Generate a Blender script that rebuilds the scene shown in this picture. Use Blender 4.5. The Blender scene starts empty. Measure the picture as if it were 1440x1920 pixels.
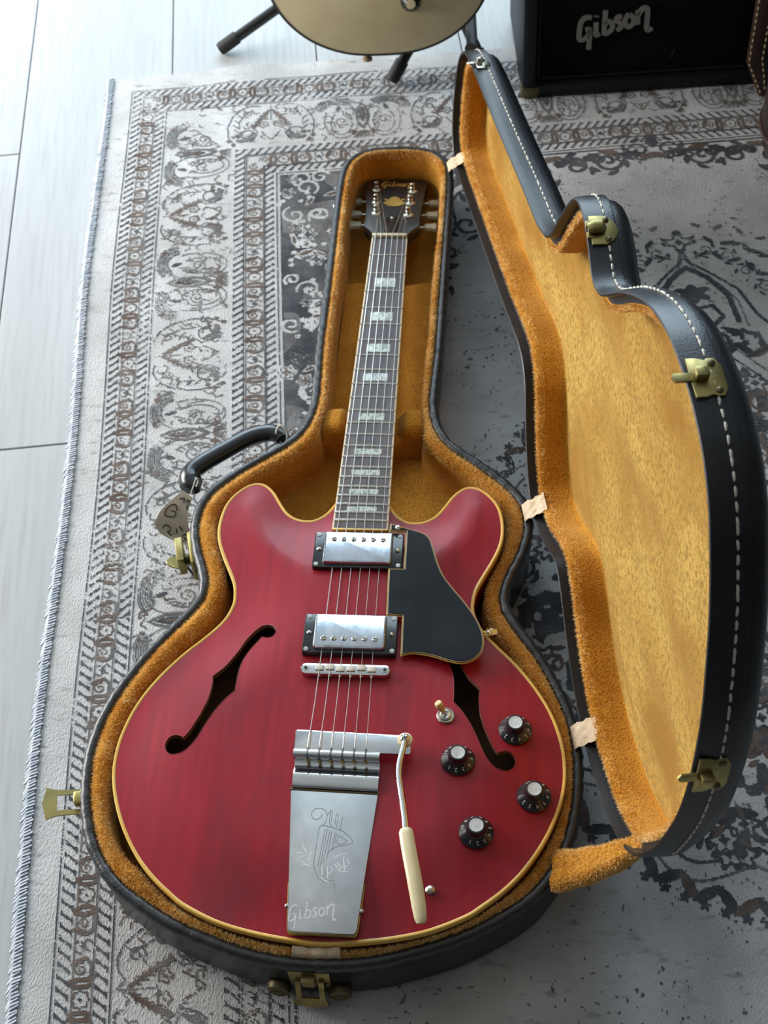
import bpy, bmesh, math, random
import numpy as np
from mathutils import Vector, Matrix, geometry
random.seed(4); rng = np.random.default_rng(11)
scene = bpy.context.scene
COL = scene.collection
PI = math.pi

# ------------------------------------------------------------------ camera
def cam_basis(yaw, pitch, roll):
    f = np.array([math.sin(yaw)*math.cos(pitch), math.cos(yaw)*math.cos(pitch), -math.sin(pitch)])
    r = np.array([math.cos(yaw), -math.sin(yaw), 0.0]); u = np.cross(r, f)
    c, s = math.cos(roll), math.sin(roll)
    return r*c+u*s, -r*s+u*c, f
r_, u_, f_ = cam_basis(-0.135537, 0.906471, -0.0877156)
cam = bpy.data.cameras.new('camera'); camo = bpy.data.objects.new('camera', cam); COL.objects.link(camo)
camo.matrix_world = Matrix(((r_[0], u_[0], -f_[0], 0.145055), (r_[1], u_[1], -f_[1], -0.705866),
                            (r_[2], u_[2], -f_[2], 1.248834), (0, 0, 0, 1)))
cam.sensor_fit = 'VERTICAL'; cam.sensor_height = 24.0; cam.sensor_width = 18.0
cam.lens = 2662.0/1920.0*24.0
cam.clip_start = 0.05; cam.clip_end = 50
cam.dof.use_dof = True; cam.dof.focus_distance = 1.24; cam.dof.aperture_fstop = 9.0
scene.camera = camo

# ------------------------------------------------------------------ world, light, exposure
vs = scene.view_settings
vs.view_transform = 'Standard'; vs.look = 'None'; vs.gamma = 1.0; vs.use_curve_mapping = False
vs.exposure = 0.12
world = bpy.data.worlds.new('world'); scene.world = world; world.use_nodes = True
bg = world.node_tree.nodes['Background']; bg.inputs[0].default_value = (0.62, 0.72, 0.86, 1); bg.inputs[1].default_value = 0.35

def area(name, loc, target, sx, sy, power, color):
    d = bpy.data.lights.new(name, 'AREA'); d.shape = 'RECTANGLE'; d.size = sx; d.size_y = sy
    d.energy = power; d.color = color
    o = bpy.data.objects.new(name, d); COL.objects.link(o); o.location = loc
    o.rotation_euler = (Vector(target)-Vector(loc)).to_track_quat('-Z', 'Y').to_euler()
    return o
# daylight entering through the tall window of the far wall and the window of the left wall
area('daylight_far_window', (-0.45, 2.98, 1.30), (-0.45, 0.0, 0.7), 2.7, 2.2, 110, (0.68, 0.86, 1.0))
area('daylight_side_window', (-2.18, 0.98, 0.80), (0.0, 0.45, 0.30), 1.8, 1.15, 104, (1.0, 0.985, 0.955))

# ------------------------------------------------------------------ helpers
def link(o, parent=None, ploc=None):
    COL.objects.link(o)
    if parent is not None:
        o.parent = parent
        if parent.type == 'EMPTY':
            o.matrix_parent_inverse = Matrix.Translation(parent.location).inverted()
    return o

def mk(name, V, F, m, parent=None, smooth=True, ang=38, mats=None, midx=None):
    me = bpy.data.meshes.new(name)
    V = np.asarray(V, dtype=float)
    me.from_pydata([tuple(v) for v in V], [], [tuple(int(i) for i in f) for f in F])
    for mm in (mats or [m]): me.materials.append(mm)
    if midx is not None: me.polygons.foreach_set('material_index', np.asarray(midx, dtype=np.int32))
    me.update()
    bm = bmesh.new(); bm.from_mesh(me); bmesh.ops.recalc_face_normals(bm, faces=bm.faces); bm.to_mesh(me); bm.free()
    if smooth:
        me.polygons.foreach_set('use_smooth', [True]*len(me.polygons))
        me.set_sharp_from_angle(angle=math.radians(ang))
    return link(bpy.data.objects.new(name, me), parent)

def thing(name, label, cat, loc=(0, 0, 0), group=None):
    o = bpy.data.objects.new(name, None); o.empty_display_size = 0.05; o.location = loc; COL.objects.link(o)
    return tag(o, label, cat, group)
def tag(o, label=None, cat=None, group=None, kind=None):
    if label: o['label'] = label
    if cat: o['category'] = cat
    if group: o['group'] = group
    if kind: o['kind'] = kind
    return o

class MB:
    def __init__(s): s.V = []; s.F = []; s.n = 0
    def add(s, V, F, M=None):
        V = np.asarray(V, dtype=float)
        if M is not None:
            A = np.array(M); V = V @ A[:3, :3].T + A[:3, 3]
        s.V.append(V); s.F += [tuple(i+s.n for i in f) for f in F]; s.n += len(V); return s
    def box(s, c, size, bev=0.0, M=None, seg=2):
        bm = bmesh.new(); bmesh.ops.create_cube(bm, size=1.0)
        for v in bm.verts: v.co = Vector((v.co.x*size[0], v.co.y*size[1], v.co.z*size[2]))
        if bev > 0: bmesh.ops.bevel(bm, geom=list(bm.edges), offset=bev, segments=seg, profile=0.5, affect='EDGES')
        V = np.array([v.co[:] for v in bm.verts])+np.array(c); F = [[v.index for v in f.verts] for f in bm.faces]
        bm.free(); return s.add(V, F, M)
    def tube(s, path, rad, n=10, M=None, caps=True, flat=1.0, up=None, ry=None):
        P = np.asarray(path, dtype=float); k = len(P)
        R = np.full(k, rad) if np.isscalar(rad) else np.asarray(rad, dtype=float)
        T = np.gradient(P, axis=0); T /= np.linalg.norm(T, axis=1)[:, None]+1e-12
        ref = np.array([0, 0, 1.0]) if up is None else np.asarray(up, dtype=float)
        if up is None and abs(T[0] @ ref) > 0.9: ref = np.array([1.0, 0, 0])
        V = []
        nx = None
        for i in range(k):
            b = np.cross(T[i], ref); b /= np.linalg.norm(b)+1e-12; c = np.cross(b, T[i])
            if up is None: ref = c
            for j in range(n):
                a = 2*PI*j/n
                V.append(P[i]+R[i]*(b*math.cos(a)+c*math.sin(a)*flat))
        F = [(i*n+j, i*n+(j+1) % n, (i+1)*n+(j+1) % n, (i+1)*n+j) for i in range(k-1) for j in range(n)]
        if caps: F += [tuple(range(n)), tuple(reversed(range((k-1)*n, k*n)))]
        return s.add(V, F, M)
    def lathe(s, prof, n=24, M=None):
        V = []; F = []
        for (r, z) in prof:
            for j in range(n):
                a = 2*PI*j/n; V.append((r*math.cos(a), r*math.sin(a), z))
        k = len(prof)
        F += [(i*n+j, i*n+(j+1) % n, (i+1)*n+(j+1) % n, (i+1)*n+j) for i in range(k-1) for j in range(n)]
        F += [tuple(reversed(range(n))), tuple(range((k-1)*n, k*n))]
        return s.add(V, F, M)
    def prism(s, poly, z0, z1, bev=0.0, M=None, bot=False):
        P = np.asarray(poly, dtype=float); n = len(P)
        A = 0.5*np.sum(P[:, 0]*np.roll(P[:, 1], -1)-np.roll(P[:, 0], -1)*P[:, 1])
        if A < 0: P = P[::-1]
        rings = []
        def ring(o, z):
            Q = inset(P, o) if o > 0 else P
            rings.append(np.column_stack([Q, np.full(n, z)]))
        if bev > 0 and bot: ring(bev, z0); ring(0, z0+bev)
        else: ring(0, z0)
        if bev > 0: ring(0, z1-bev); ring(bev*0.3, z1-bev*0.3); ring(bev, z1)
        else: ring(0, z1)
        V = np.vstack(rings); k = len(rings)
        F = [(i*n+j, i*n+(j+1) % n, (i+1)*n+(j+1) % n, (i+1)*n+j) for i in range(k-1) for j in range(n)]
        F += [tuple(reversed(range(n))), tuple(range((k-1)*n, k*n))]
        return s.add(V, F, M)
    def ribbon(s, path, width, z0=0.0, h=0.0003, M=None):
        """flat ink or engraved stroke of some thickness in the xy plane"""
        P = np.asarray(path, dtype=float)[:, :2]; T = np.gradient(P, axis=0); T /= np.linalg.norm(T, axis=1)[:, None]+1e-12
        Nn = np.column_stack([-T[:, 1], T[:, 0]])*width/2
        k = len(P); V = []
        for i in range(k):
            for sgn in (1, -1):
                q = P[i]+Nn[i]*sgn
                V.append((q[0], q[1], z0)); V.append((q[0], q[1], z0+h))
        F = []
        for i in range(k-1):
            a = i*4; b = a+4
            F += [(a+1, a+3, b+3, b+1), (a, a+1, b+1, b), (a+3, a+2, b+2, b+3)]
        F += [(0, 2, 3, 1), ((k-1)*4, (k-1)*4+1, (k-1)*4+3, (k-1)*4+2)]
        return s.add(V, F, M)
    def build(s, name, m, parent=None, smooth=True, ang=38):
        return mk(name, np.vstack(s.V), s.F, m, parent, smooth, ang)

def inset(P, o):
    n = len(P); Q = np.zeros_like(P)
    for i in range(n):
        a = P[i]-P[i-1]; b = P[(i+1) % n]-P[i]
        a = a/(np.linalg.norm(a)+1e-12); b = b/(np.linalg.norm(b)+1e-12)
        na = np.array([-a[1], a[0]]); nb = np.array([-b[1], b[0]]); m = na+nb
        m = m/(np.linalg.norm(m)+1e-12)
        Q[i] = P[i]+m*o/max(0.4, float(m @ na))
    return Q

def spline(pts, n, closed=True, smooth=0):
    P = np.asarray(pts, dtype=float); k = len(P); out = []
    idx = range(k if closed else k-1)
    for i in idx:
        if closed: p0, p1, p2, p3 = P[i-1], P[i], P[(i+1) % k], P[(i+2) % k]
        else: p0, p1, p2, p3 = P[max(i-1, 0)], P[i], P[i+1], P[min(i+2, k-1)]
        for t in np.linspace(0, 1, 24, endpoint=False):
            out.append(0.5*((2*p1)+(-p0+p2)*t+(2*p0-5*p1+4*p2-p3)*t*t+(-p0+3*p1-3*p2+p3)*t**3))
    if not closed: out.append(P[-1])
    Q = np.array(out)
    if closed: Q = np.vstack([Q, Q[:1]])
    d = np.r_[0, np.cumsum(np.linalg.norm(np.diff(Q, axis=0), axis=1))]
    t = np.linspace(0, d[-1], n, endpoint=not closed)
    R = np.column_stack([np.interp(t, d, Q[:, j]) for j in range(Q.shape[1])])
    for _ in range(smooth): R = 0.5*R+0.25*(np.roll(R, 1, 0)+np.roll(R, -1, 0))
    return R
def inward(P):
    T = np.roll(P, -1, 0)-np.roll(P, 1, 0); T /= np.linalg.norm(T, axis=1)[:, None]
    N = np.column_stack([-T[:, 1], T[:, 0]])
    A = 0.5*np.sum(P[:, 0]*np.roll(P[:, 1], -1)-np.roll(P[:, 0], -1)*P[:, 1])
    return N if A > 0 else -N
def loft(rings, closed=True, wrap=False):
    k = len(rings); n = len(rings[0]); V = np.vstack(rings); F = []
    for i in range(k if wrap else k-1):
        a = i*n; b = ((i+1) % k)*n
        for j in range(n if closed else n-1):
            F.append((a+j, a+(j+1) % n, b+(j+1) % n, b+j))
    return V, F
def pip(Q, P):
    x, y = Q[:, 0], Q[:, 1]; c = np.zeros(len(Q), bool); n = len(P); j = n-1
    for i in range(n):
        xi, yi = P[i]; xj, yj = P[j]
        if yi != yj:
            c ^= ((yi > y) != (yj > y)) & (x < (xj-xi)*(y-yi)/(yj-yi)+xi)
        j = i
    return c
def dist_to(Q, P):
    out = np.empty(len(Q))
    for i in range(0, len(Q), 2000):
        out[i:i+2000] = np.sqrt(((Q[i:i+2000, None, :]-P[None, :, :])**2).sum(2).min(1))
    return out
def fill(poly, holes=(), step=0.01):
    """triangulated sheet inside an outline, with holes; returns 2-D verts and triangles"""
    P = np.asarray(poly); verts = [tuple(p) for p in P]; n = len(P)
    edges = [(i, (i+1) % n) for i in range(n)]
    for h in holes:
        b = len(verts); verts += [tuple(p) for p in h]; edges += [(b+i, b+(i+1) % len(h)) for i in range(len(h))]
    lo, hi = P.min(0), P.max(0)
    gx, gy = np.meshgrid(np.arange(lo[0], hi[0], step), np.arange(lo[1], hi[1], step*0.87))
    gx[1::2] += step/2
    G = np.column_stack([gx.ravel(), gy.ravel()])
    ok = pip(G, P); B = np.array(verts)
    for h in holes: ok &= ~pip(G, np.asarray(h))
    G = G[ok]; G = G[dist_to(G, B) > step*0.45]
    verts += [tuple(g) for g in G]
    r = geometry.delaunay_2d_cdt([Vector(v) for v in verts], edges, [], 0, 1e-7)
    V = np.array([v[:] for v in r[0]]); F = np.array([f for f in r[2] if len(f) == 3])
    c = V[F].mean(1); ok = pip(c, P)
    for h in holes: ok &= ~pip(c, np.asarray(h))
    return V, F[ok]
def frame(o, x, y, z):
    return Matrix(((x[0], y[0], z[0], o[0]), (x[1], y[1], z[1], o[1]), (x[2], y[2], z[2], o[2]), (0, 0, 0, 1)))
def TR(x, y, z): return Matrix.Translation((x, y, z))
def RX(a): return Matrix.Rotation(a, 4, 'X')
def RY(a): return Matrix.Rotation(a, 4, 'Y')
def RZ_(a): return Matrix.Rotation(a, 4, 'Z')
def textmesh(s, size, extrude=0.0002):
    c = bpy.data.curves.new('t', 'FONT'); c.body = s; c.size = size; c.extrude = extrude
    c.align_x = 'CENTER'; c.align_y = 'CENTER'; c.resolution_u = 3
    o = bpy.data.objects.new('t', c); COL.objects.link(o)
    dg = bpy.context.evaluated_depsgraph_get(); me = bpy.data.meshes.new_from_object(o.evaluated_get(dg))
    V = np.array([v.co[:] for v in me.vertices]); F = [tuple(p.vertices) for p in me.polygons]
    bpy.data.objects.remove(o); bpy.data.curves.remove(c); bpy.data.meshes.remove(me)
    return V, F

# ------------------------------------------------------------------ materials
def pmat(name, c1, c2=None, scale=(20, 20, 20), rough=0.5, metal=0.0, bump=0.0, bscale=200.0, bdist=0.001, contrast=(0.35, 0.65),
         coat=0.0, coat_rough=0.1, sheen=0.0, sheen_tint=(1, 1, 1), spec=0.5, detail=4.0, dist=0.0, rough2=None, c3=None, scale3=None, con3=(0.5, 0.7), rot=(0, 0, 0), bvec=None):
    m = bpy.data.materials.new(name); m.use_nodes = True; nt = m.node_tree; b = nt.nodes['Principled BSDF']
    b.inputs['Base Color'].default_value = (*c1, 1); b.inputs['Roughness'].default_value = rough; b.inputs['Metallic'].default_value = metal
    b.inputs['Coat Weight'].default_value = coat; b.inputs['Coat Roughness'].default_value = coat_rough
    b.inputs['Sheen Weight'].default_value = sheen; b.inputs['Sheen Tint'].default_value = (*sheen_tint, 1); b.inputs['Sheen Roughness'].default_value = 0.4
    b.inputs['Specular IOR Level'].default_value = spec
    tc = nt.nodes.new('ShaderNodeTexCoord')
    def noise(sc, det=4.0, ds=0.0, rt=(0, 0, 0)):
        mp = nt.nodes.new('ShaderNodeMapping'); mp.inputs['Scale'].default_value = sc; mp.inputs['Rotation'].default_value = rt
        nz = nt.nodes.new('ShaderNodeTexNoise'); nz.inputs['Scale'].default_value = 1.0; nz.inputs['Detail'].default_value = det
        nz.inputs['Distortion'].default_value = ds
        nt.links.new(tc.outputs['Object'], mp.inputs['Vector']); nt.links.new(mp.outputs[0], nz.inputs['Vector']); return nz
    def ramp(src, con, a, bb):
        rp = nt.nodes.new('ShaderNodeValToRGB'); rp.color_ramp.elements[0].position = con[0]; rp.color_ramp.elements[1].position = con[1]
        rp.color_ramp.elements[0].color = (*a, 1); rp.color_ramp.elements[1].color = (*bb, 1); nt.links.new(src, rp.inputs[0]); return rp
    if c2 is not None:
        nz = noise(scale, detail, dist, rot); rp = ramp(nz.outputs[0], contrast, c1, c2); out = rp.outputs[0]
        if c3 is not None:
            n3 = noise(scale3, 5.0); r3 = ramp(n3.outputs[0], con3, (0, 0, 0), (1, 1, 1))
            mx = nt.nodes.new('ShaderNodeMix'); mx.data_type = 'RGBA'
            nt.links.new(r3.outputs[0], mx.inputs[0]); nt.links.new(out, mx.inputs[6]); mx.inputs[7].default_value = (*c3, 1); out = mx.outputs[2]
        nt.links.new(out, b.inputs['Base Color'])
        if rough2 is not None:
            rr = ramp(nz.outputs[0], contrast, (rough,)*3, (rough2,)*3); nt.links.new(rr.outputs[0], b.inputs['Roughness'])
    if bump > 0:
        nb = noise(bvec or (bscale,)*3, 3.0); bp = nt.nodes.new('ShaderNodeBump'); bp.inputs['Strength'].default_value = bump
        bp.inputs['Distance'].default_value = bdist; nt.links.new(nb.outputs[0], bp.inputs['Height']); nt.links.new(bp.outputs[0], b.inputs['Normal'])
    return m
M = {}
M['plank'] = pmat('white_laminate', (0.40, 0.41, 0.41), (0.48, 0.49, 0.49), (9, 1.1, 20), rough=0.45, rot=(0, 0, -0.15), bump=0.25, bscale=260, bdist=0.0006, spec=0.18, contrast=(0.3, 0.7), detail=8,
                  c3=(0.375, 0.38, 0.38), scale3=(160, 9, 10), con3=(0.45, 0.75))
M['subfloor'] = pmat('dark_joint', (0.2, 0.19, 0.18), rough=0.9)
M['plaster'] = pmat('white_plaster', (0.38, 0.38, 0.37), (0.42, 0.42, 0.41), (3, 3, 3), rough=0.9)
M['paint'] = pmat('grey_wall_paint', (0.075, 0.072, 0.07), (0.09, 0.087, 0.085), (3, 3, 3), rough=0.9)
M['frame_white'] = pmat('painted_frame', (0.8, 0.8, 0.78), rough=0.4)
M['rug'] = pmat('rug_pile', (0.44, 0.43, 0.42), (0.60, 0.595, 0.59), (14, 14, 14), rough=0.95, bump=0.7, bvec=(620, 300, 400), bdist=0.0016, spec=0.1, sheen=0.15, contrast=(0.3, 0.7), detail=8,
                c3=(0.33, 0.32, 0.315), scale3=(46, 120, 40), con3=(0.58, 0.74))
M['rug_dark'] = pmat('rug_dark_yarn', (0.055, 0.058, 0.066), (0.15, 0.15, 0.16), (25, 25, 25), rough=0.95, bump=0.7, bscale=700, bdist=0.0012, spec=0.08, contrast=(0.35, 0.75))
M['rug_brown'] = pmat('rug_brown_yarn', (0.115, 0.082, 0.066), (0.24, 0.20, 0.18), (25, 25, 25), rough=0.95, bump=0.7, bscale=700, bdist=0.0012, spec=0.08, contrast=(0.35, 0.75))
M['rug_grey'] = pmat('rug_grey_yarn', (0.12, 0.115, 0.115), (0.26, 0.255, 0.255), (30, 30, 30), rough=0.95, bump=0.7, bscale=700, bdist=0.0012, spec=0.08, contrast=(0.35, 0.75))
M['serge'] = pmat('rug_edge_thread', (0.42, 0.46, 0.52), (0.58, 0.61, 0.65), (60, 60, 60), rough=0.8, bump=0.4, bscale=900)
M['leather'] = pmat('black_leatherette', (0.011, 0.012, 0.014), (0.019, 0.020, 0.023), (30, 30, 30), rough=0.34, bump=0.35, bscale=520, bdist=0.0006, spec=0.38, detail=6)
M['bead'] = pmat('black_leather_welt', (0.013, 0.014, 0.016), (0.024, 0.025, 0.028), (60, 60, 60), rough=0.38, bump=0.5, bscale=330, bdist=0.0009, spec=0.6)
M['handle'] = pmat('black_glossy_leather', (0.011, 0.012, 0.014), rough=0.24, bump=0.15, bscale=420, bdist=0.0005, spec=0.6)
M['lip'] = pmat('dark_felt_lip', (0.010, 0.009, 0.010), rough=0.75)
plush = dict(rough=0.9, spec=0.15, sheen=0.5, sheen_tint=(1.0, 0.72, 0.30), bump=0.65, bscale=520, bdist=0.003)
M['plush'] = pmat('gold_plush', (0.46, 0.20, 0.020), (0.64, 0.32, 0.05), (18, 18, 18), contrast=(0.3, 0.7), detail=8, c3=(0.30, 0.145, 0.02), scale3=(480, 480, 480), con3=(0.47, 0.68), **plush)
M['plush_wall'] = pmat('gold_plush_wall', (0.46, 0.175, 0.013), (0.66, 0.30, 0.036), (20, 20, 20), contrast=(0.3, 0.7), detail=8, c3=(0.32, 0.125, 0.010), scale3=(520, 520, 520), con3=(0.47, 0.68), **plush)
M['plush_pale'] = pmat('gold_plush_lid', (0.34, 0.15, 0.019), (0.58, 0.36, 0.088), (17, 6.5, 15), contrast=(0.36, 0.62), detail=12, dist=0.3, c3=(0.29, 0.165, 0.03), scale3=(260, 200, 260), con3=(0.44, 0.66), **plush)
M['pile'] = pmat('gold_plush_fibre', (0.78, 0.45, 0.09), (1.0, 0.76, 0.36), (40, 40, 40), rough=0.6, spec=0.3, sheen=0.3)
M['stitch'] = pmat('white_thread', (0.62, 0.60, 0.53), (0.42, 0.40, 0.34), (90, 90, 90), rough=0.7)
M['brass'] = pmat('aged_brass', (0.42, 0.34, 0.13), (0.26, 0.22, 0.09), (45, 45, 45), rough=0.32, metal=1.0, rough2=0.5, contrast=(0.4, 0.65))
M['brass_dark'] = pmat('dark_brass', (0.15, 0.125, 0.07), rough=0.5, metal=1.0)
M['nickel_pale'] = pmat('pale_nickel', (0.62, 0.60, 0.52), rough=0.3, metal=1.0)
M['tape'] = pmat('masking_tape', (0.60, 0.45, 0.29), (0.74, 0.61, 0.43), (50, 50, 50), rough=0.8, bump=0.5, bscale=160, bdist=0.002)
M['paper'] = pmat('tan_paper', (0.62, 0.55, 0.43), (0.68, 0.61, 0.49), (30, 30, 30), rough=0.8)
M['ink'] = pmat('black_ink', (0.012, 0.012, 0.014), rough=0.6)
M['string_white'] = pmat('white_cord', (0.62, 0.60, 0.55), rough=0.8)
M['cherry'] = pmat('cherry_lacquer', (0.25, 0.0060, 0.016), (0.33, 0.0105, 0.022), (150, 9.0, 60), rough=0.42, coat=0.2, coat_rough=0.14, bump=0.06, bscale=500, bdist=0.0003, contrast=(0.3, 0.72), detail=8, dist=0.25,
                   c3=(0.20, 0.014, 0.024), scale3=(16, 7, 9), con3=(0.5, 0.72), spec=0.25)
M['cherry_side'] = pmat('cherry_lacquer_side', (0.17, 0.006, 0.009), rough=0.35, coat=0.4)
M['inner_wood'] = pmat('bare_inner_wood', (0.16, 0.075, 0.03), (0.22, 0.11, 0.05), (8, 60, 8), rough=0.8)
M['label'] = pmat('orange_label', (0.24, 0.12, 0.035), rough=0.8)
M['binding'] = pmat('aged_cream_binding', (0.70, 0.40, 0.06), (0.78, 0.50, 0.11), (20, 20, 20), rough=0.35, coat=0.4)
M['binding_neck'] = pmat('neck_binding', (0.60, 0.50, 0.32), (0.66, 0.58, 0.42), (30, 30, 30), rough=0.4)
M['rosewood'] = pmat('rosewood', (0.040, 0.028, 0.030), (0.10, 0.078, 0.080), (260, 14, 60), rough=0.42, bump=0.3, bvec=(700, 40, 200), bdist=0.0004, contrast=(0.3, 0.7), detail=6)
M['pearl'] = pmat('pearloid', (0.26, 0.31, 0.28), (0.58, 0.64, 0.58), (150, 90, 90), rough=0.22, dist=1.5, contrast=(0.42, 0.58), coat=0.4)
M['fretwire'] = pmat('fret_nickel', (0.72, 0.70, 0.64), rough=0.22, metal=1.0)
M['nut'] = pmat('bone_nut', (0.60, 0.53, 0.36), rough=0.45)
M['black_lacquer'] = pmat('black_lacquer', (0.012, 0.012, 0.013), rough=0.38, coat=0.3, coat_rough=0.25)
M['gold_inlay'] = pmat('gold_inlay', (0.45, 0.28, 0.06), (0.55, 0.37, 0.10), (60, 60, 60), rough=0.4)
M['chrome'] = pmat('chrome', (0.72, 0.74, 0.75), (0.62, 0.64, 0.65), (60, 60, 60), rough=0.10, metal=1.0, rough2=0.17)
M['nickel'] = pmat('worn_nickel_sky_tint', (0.60, 0.66, 0.74), (0.46, 0.48, 0.52), (110, 30, 60), rough=0.16, metal=1.0, rough2=0.34, contrast=(0.42, 0.66), bump=0.12, bscale=260, bdist=0.0004)  # blue reflection of the window mixed into the base colour; duller patches are wear
M['engrave'] = pmat('engraved_line', (0.30, 0.31, 0.31), rough=0.35, metal=1.0)
M['engrave_bright'] = pmat('engraved_bright_line', (0.93, 0.94, 0.94), rough=0.3, metal=0.6)
M['black_plastic'] = pmat('black_plastic', (0.010, 0.011, 0.013), (0.016, 0.017, 0.02), (40, 40, 40), rough=0.22, spec=0.5, coat=0.2)
M['guard'] = pmat('black_pickguard', (0.010, 0.013, 0.018), (0.016, 0.020, 0.026), (20, 20, 20), rough=0.15, spec=0.22, rough2=0.22)
M['cream_plastic'] = pmat('cream_plastic', (0.66, 0.56, 0.33), (0.70, 0.61, 0.39), (20, 20, 20), rough=0.3, coat=0.3)
M['amber_plastic'] = pmat('amber_switch_tip', (0.66, 0.45, 0.19), rough=0.3, coat=0.4)
M['saddle'] = pmat('white_nylon_saddle', (0.60, 0.57, 0.48), rough=0.5)
M['steel'] = pmat('string_steel', (0.66, 0.64, 0.60), rough=0.25, metal=1.0)
M['screw'] = pmat('screw_metal', (0.50, 0.48, 0.43), rough=0.3, metal=1.0)
M['cap'] = pmat('spun_metal_cap', (0.80, 0.78, 0.75), (0.60, 0.55, 0.50), (90, 10, 10), rough=0.36, metal=1.0)
M['print'] = pmat('pale_print', (0.55, 0.53, 0.46), rough=0.6)
M['tuner_button'] = pmat('tuner_button', (0.50, 0.50, 0.38), rough=0.35)
M['cream_top'] = pmat('cream_guitar_top', (0.60, 0.50, 0.29), (0.65, 0.55, 0.33), (30, 4, 30), rough=0.25, coat=0.5)
M['stand_black'] = pmat('stand_black', (0.012, 0.013, 0.013), rough=0.35)
M['rubber'] = pmat('black_rubber', (0.014, 0.014, 0.014), rough=0.7)
M['tolex'] = pmat('amp_tolex', (0.007, 0.008, 0.011), rough=0.5, bump=0.3, bscale=500, spec=0.25)
M['grille'] = pmat('grille_cloth', (0.0035, 0.004, 0.006), (0.007, 0.007, 0.009), (400, 400, 400), rough=0.9, bump=0.4, bscale=900, spec=0.08)
M['logo_metal'] = pmat('logo_metal', (0.30, 0.275, 0.24), rough=0.45, metal=0.4)
M['brown_leather'] = pmat('brown_leather', (0.045, 0.022, 0.016), (0.075, 0.036, 0.025), (25, 25, 25), rough=0.45, bump=0.4, bscale=300)
M['dark_brown'] = pmat('dark_brown_leather', (0.022, 0.012, 0.011), rough=0.4, bump=0.3, bscale=300)
M['tan_thread'] = pmat('tan_thread', (0.42, 0.32, 0.19), rough=0.8)
M['wood_pin'] = pmat('strap_pin', (0.30, 0.22, 0.12), rough=0.5)
# ------------------------------------------------------------------ room shell
def struct(o): o['kind'] = 'structure'; return o
X0, X1, Y0, Y1, HC = -2.25, 2.4, -2.2, 3.05, 2.55
fl = struct(MB().box(((X0+X1)/2, (Y0+Y1)/2, -0.016), (X1-X0, Y1-Y0, 0.020)).build('floor', M['subfloor'], smooth=False))
struct(MB().box(((X0+X1)/2, (Y0+Y1)/2, HC+0.05), (X1-X0, Y1-Y0, 0.1)).build('ceiling', M['plaster'], smooth=False))
def wall_open(name, axis, at, a0, a1, w0, w1, z0, z1, out):
    """wall with one window opening from four slabs; axis 'x': wall runs along x at y=at"""
    m = MB(); t = 0.12; c = at+out*t/2
    def slab(p, q, za, zb):
        if q-p < 1e-4 or zb-za < 1e-4: return
        if axis == 'x': m.box(((p+q)/2, c, (za+zb)/2), (q-p, t, zb-za))
        else: m.box((c, (p+q)/2, (za+zb)/2), (t, q-p, zb-za))
    slab(a0, w0, 0, HC); slab(w1, a1, 0, HC); slab(w0, w1, 0, z0); slab(w0, w1, z1, HC)
    return struct(m.build(name, M['paint'], smooth=False))
wall_open('wall_far', 'x', Y1, X0, X1, -1.82, 0.92, 0.18, 2.42, 1)
wall_open('wall_left', 'y', X0, Y0, Y1, .06, 1.90, 0.20, 1.40, -1)
struct(MB().box((X1+0.06, (Y0+Y1)/2, HC/2), (0.12, Y1-Y0, HC)).build('wall_right', M['paint'], smooth=False))
struct(MB().box(((X0+X1)/2, Y0-0.06, HC/2), (X1-X0, 0.12, HC)).build('wall_near', M['paint'], smooth=False))
def window(name, axis, at, a0, a1, z0, z1):
    m = MB(); w = 0.06
    def bar(p, q, za, zb):
        if axis == 'x': m.box(((p+q)/2, at, (za+zb)/2), (q-p, 0.05, zb-za), 0.004)
        else: m.box((at, (p+q)/2, (za+zb)/2), (0.05, q-p, zb-za), 0.004)
    bar(a0, a0+w, z0, z1); bar(a1-w, a1, z0, z1); bar(a0, a1, z0, z0+w); bar(a0, a1, z1-w, z1)
    bar((a0+a1)/2-0.03, (a0+a1)/2+0.03, z0, z1)
    return struct(m.build(name, M['frame_white']))
window('window_1', 'x', Y1+0.06, -1.82, 0.92, 0.18, 2.42)
window('window_2', 'y', X0-0.06, .06, 1.90, 0.20, 1.40)

# white planks, each one its own board, joints open by a hair
pa = math.radians(8.55); pd = np.array([math.sin(-pa), math.cos(pa)]); pw = np.array([math.cos(pa), math.sin(pa)])
PW, PL = 0.2165, 1.22
plank_me = MB().box((0, 0, 0), (PW-0.0016, PL-0.0016, 0.008), 0.0009, seg=1)
pk0 = plank_me.build('plank', M['plank'], fl, smooth=False); plank_data = pk0.data
base = np.array([-0.607, 1.281])            # a point on a long joint
joints = {-1: 0.879, 0: 0.358}              # measured end joints (y) of two rows
first = True
for k in range(-8, 12):
    off0 = joints.get(k, 0.358+(k*0.47) % PL)
    q = base+pw*PW*(k+0.5)
    tj = (off0-q[1])/pd[1]
    for j in range(-3, 4):
        c = q+pd*(tj+PL*(j+0.5))
        if not (X0-0.1 < c[0] < X1+0.1 and Y0-0.2 < c[1] < Y1+0.2): continue
        if abs(c[0]-0.1) > 1.9 or abs(c[1]-0.5) > 2.1: continue
        o = pk0 if first else bpy.data.objects.new('plank', plank_data)
        if not first: link(o, fl)
        first = False
        o.matrix_basis = Matrix.Translation((c[0], c[1], -0.004)) @ RZ_(pa)

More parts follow.
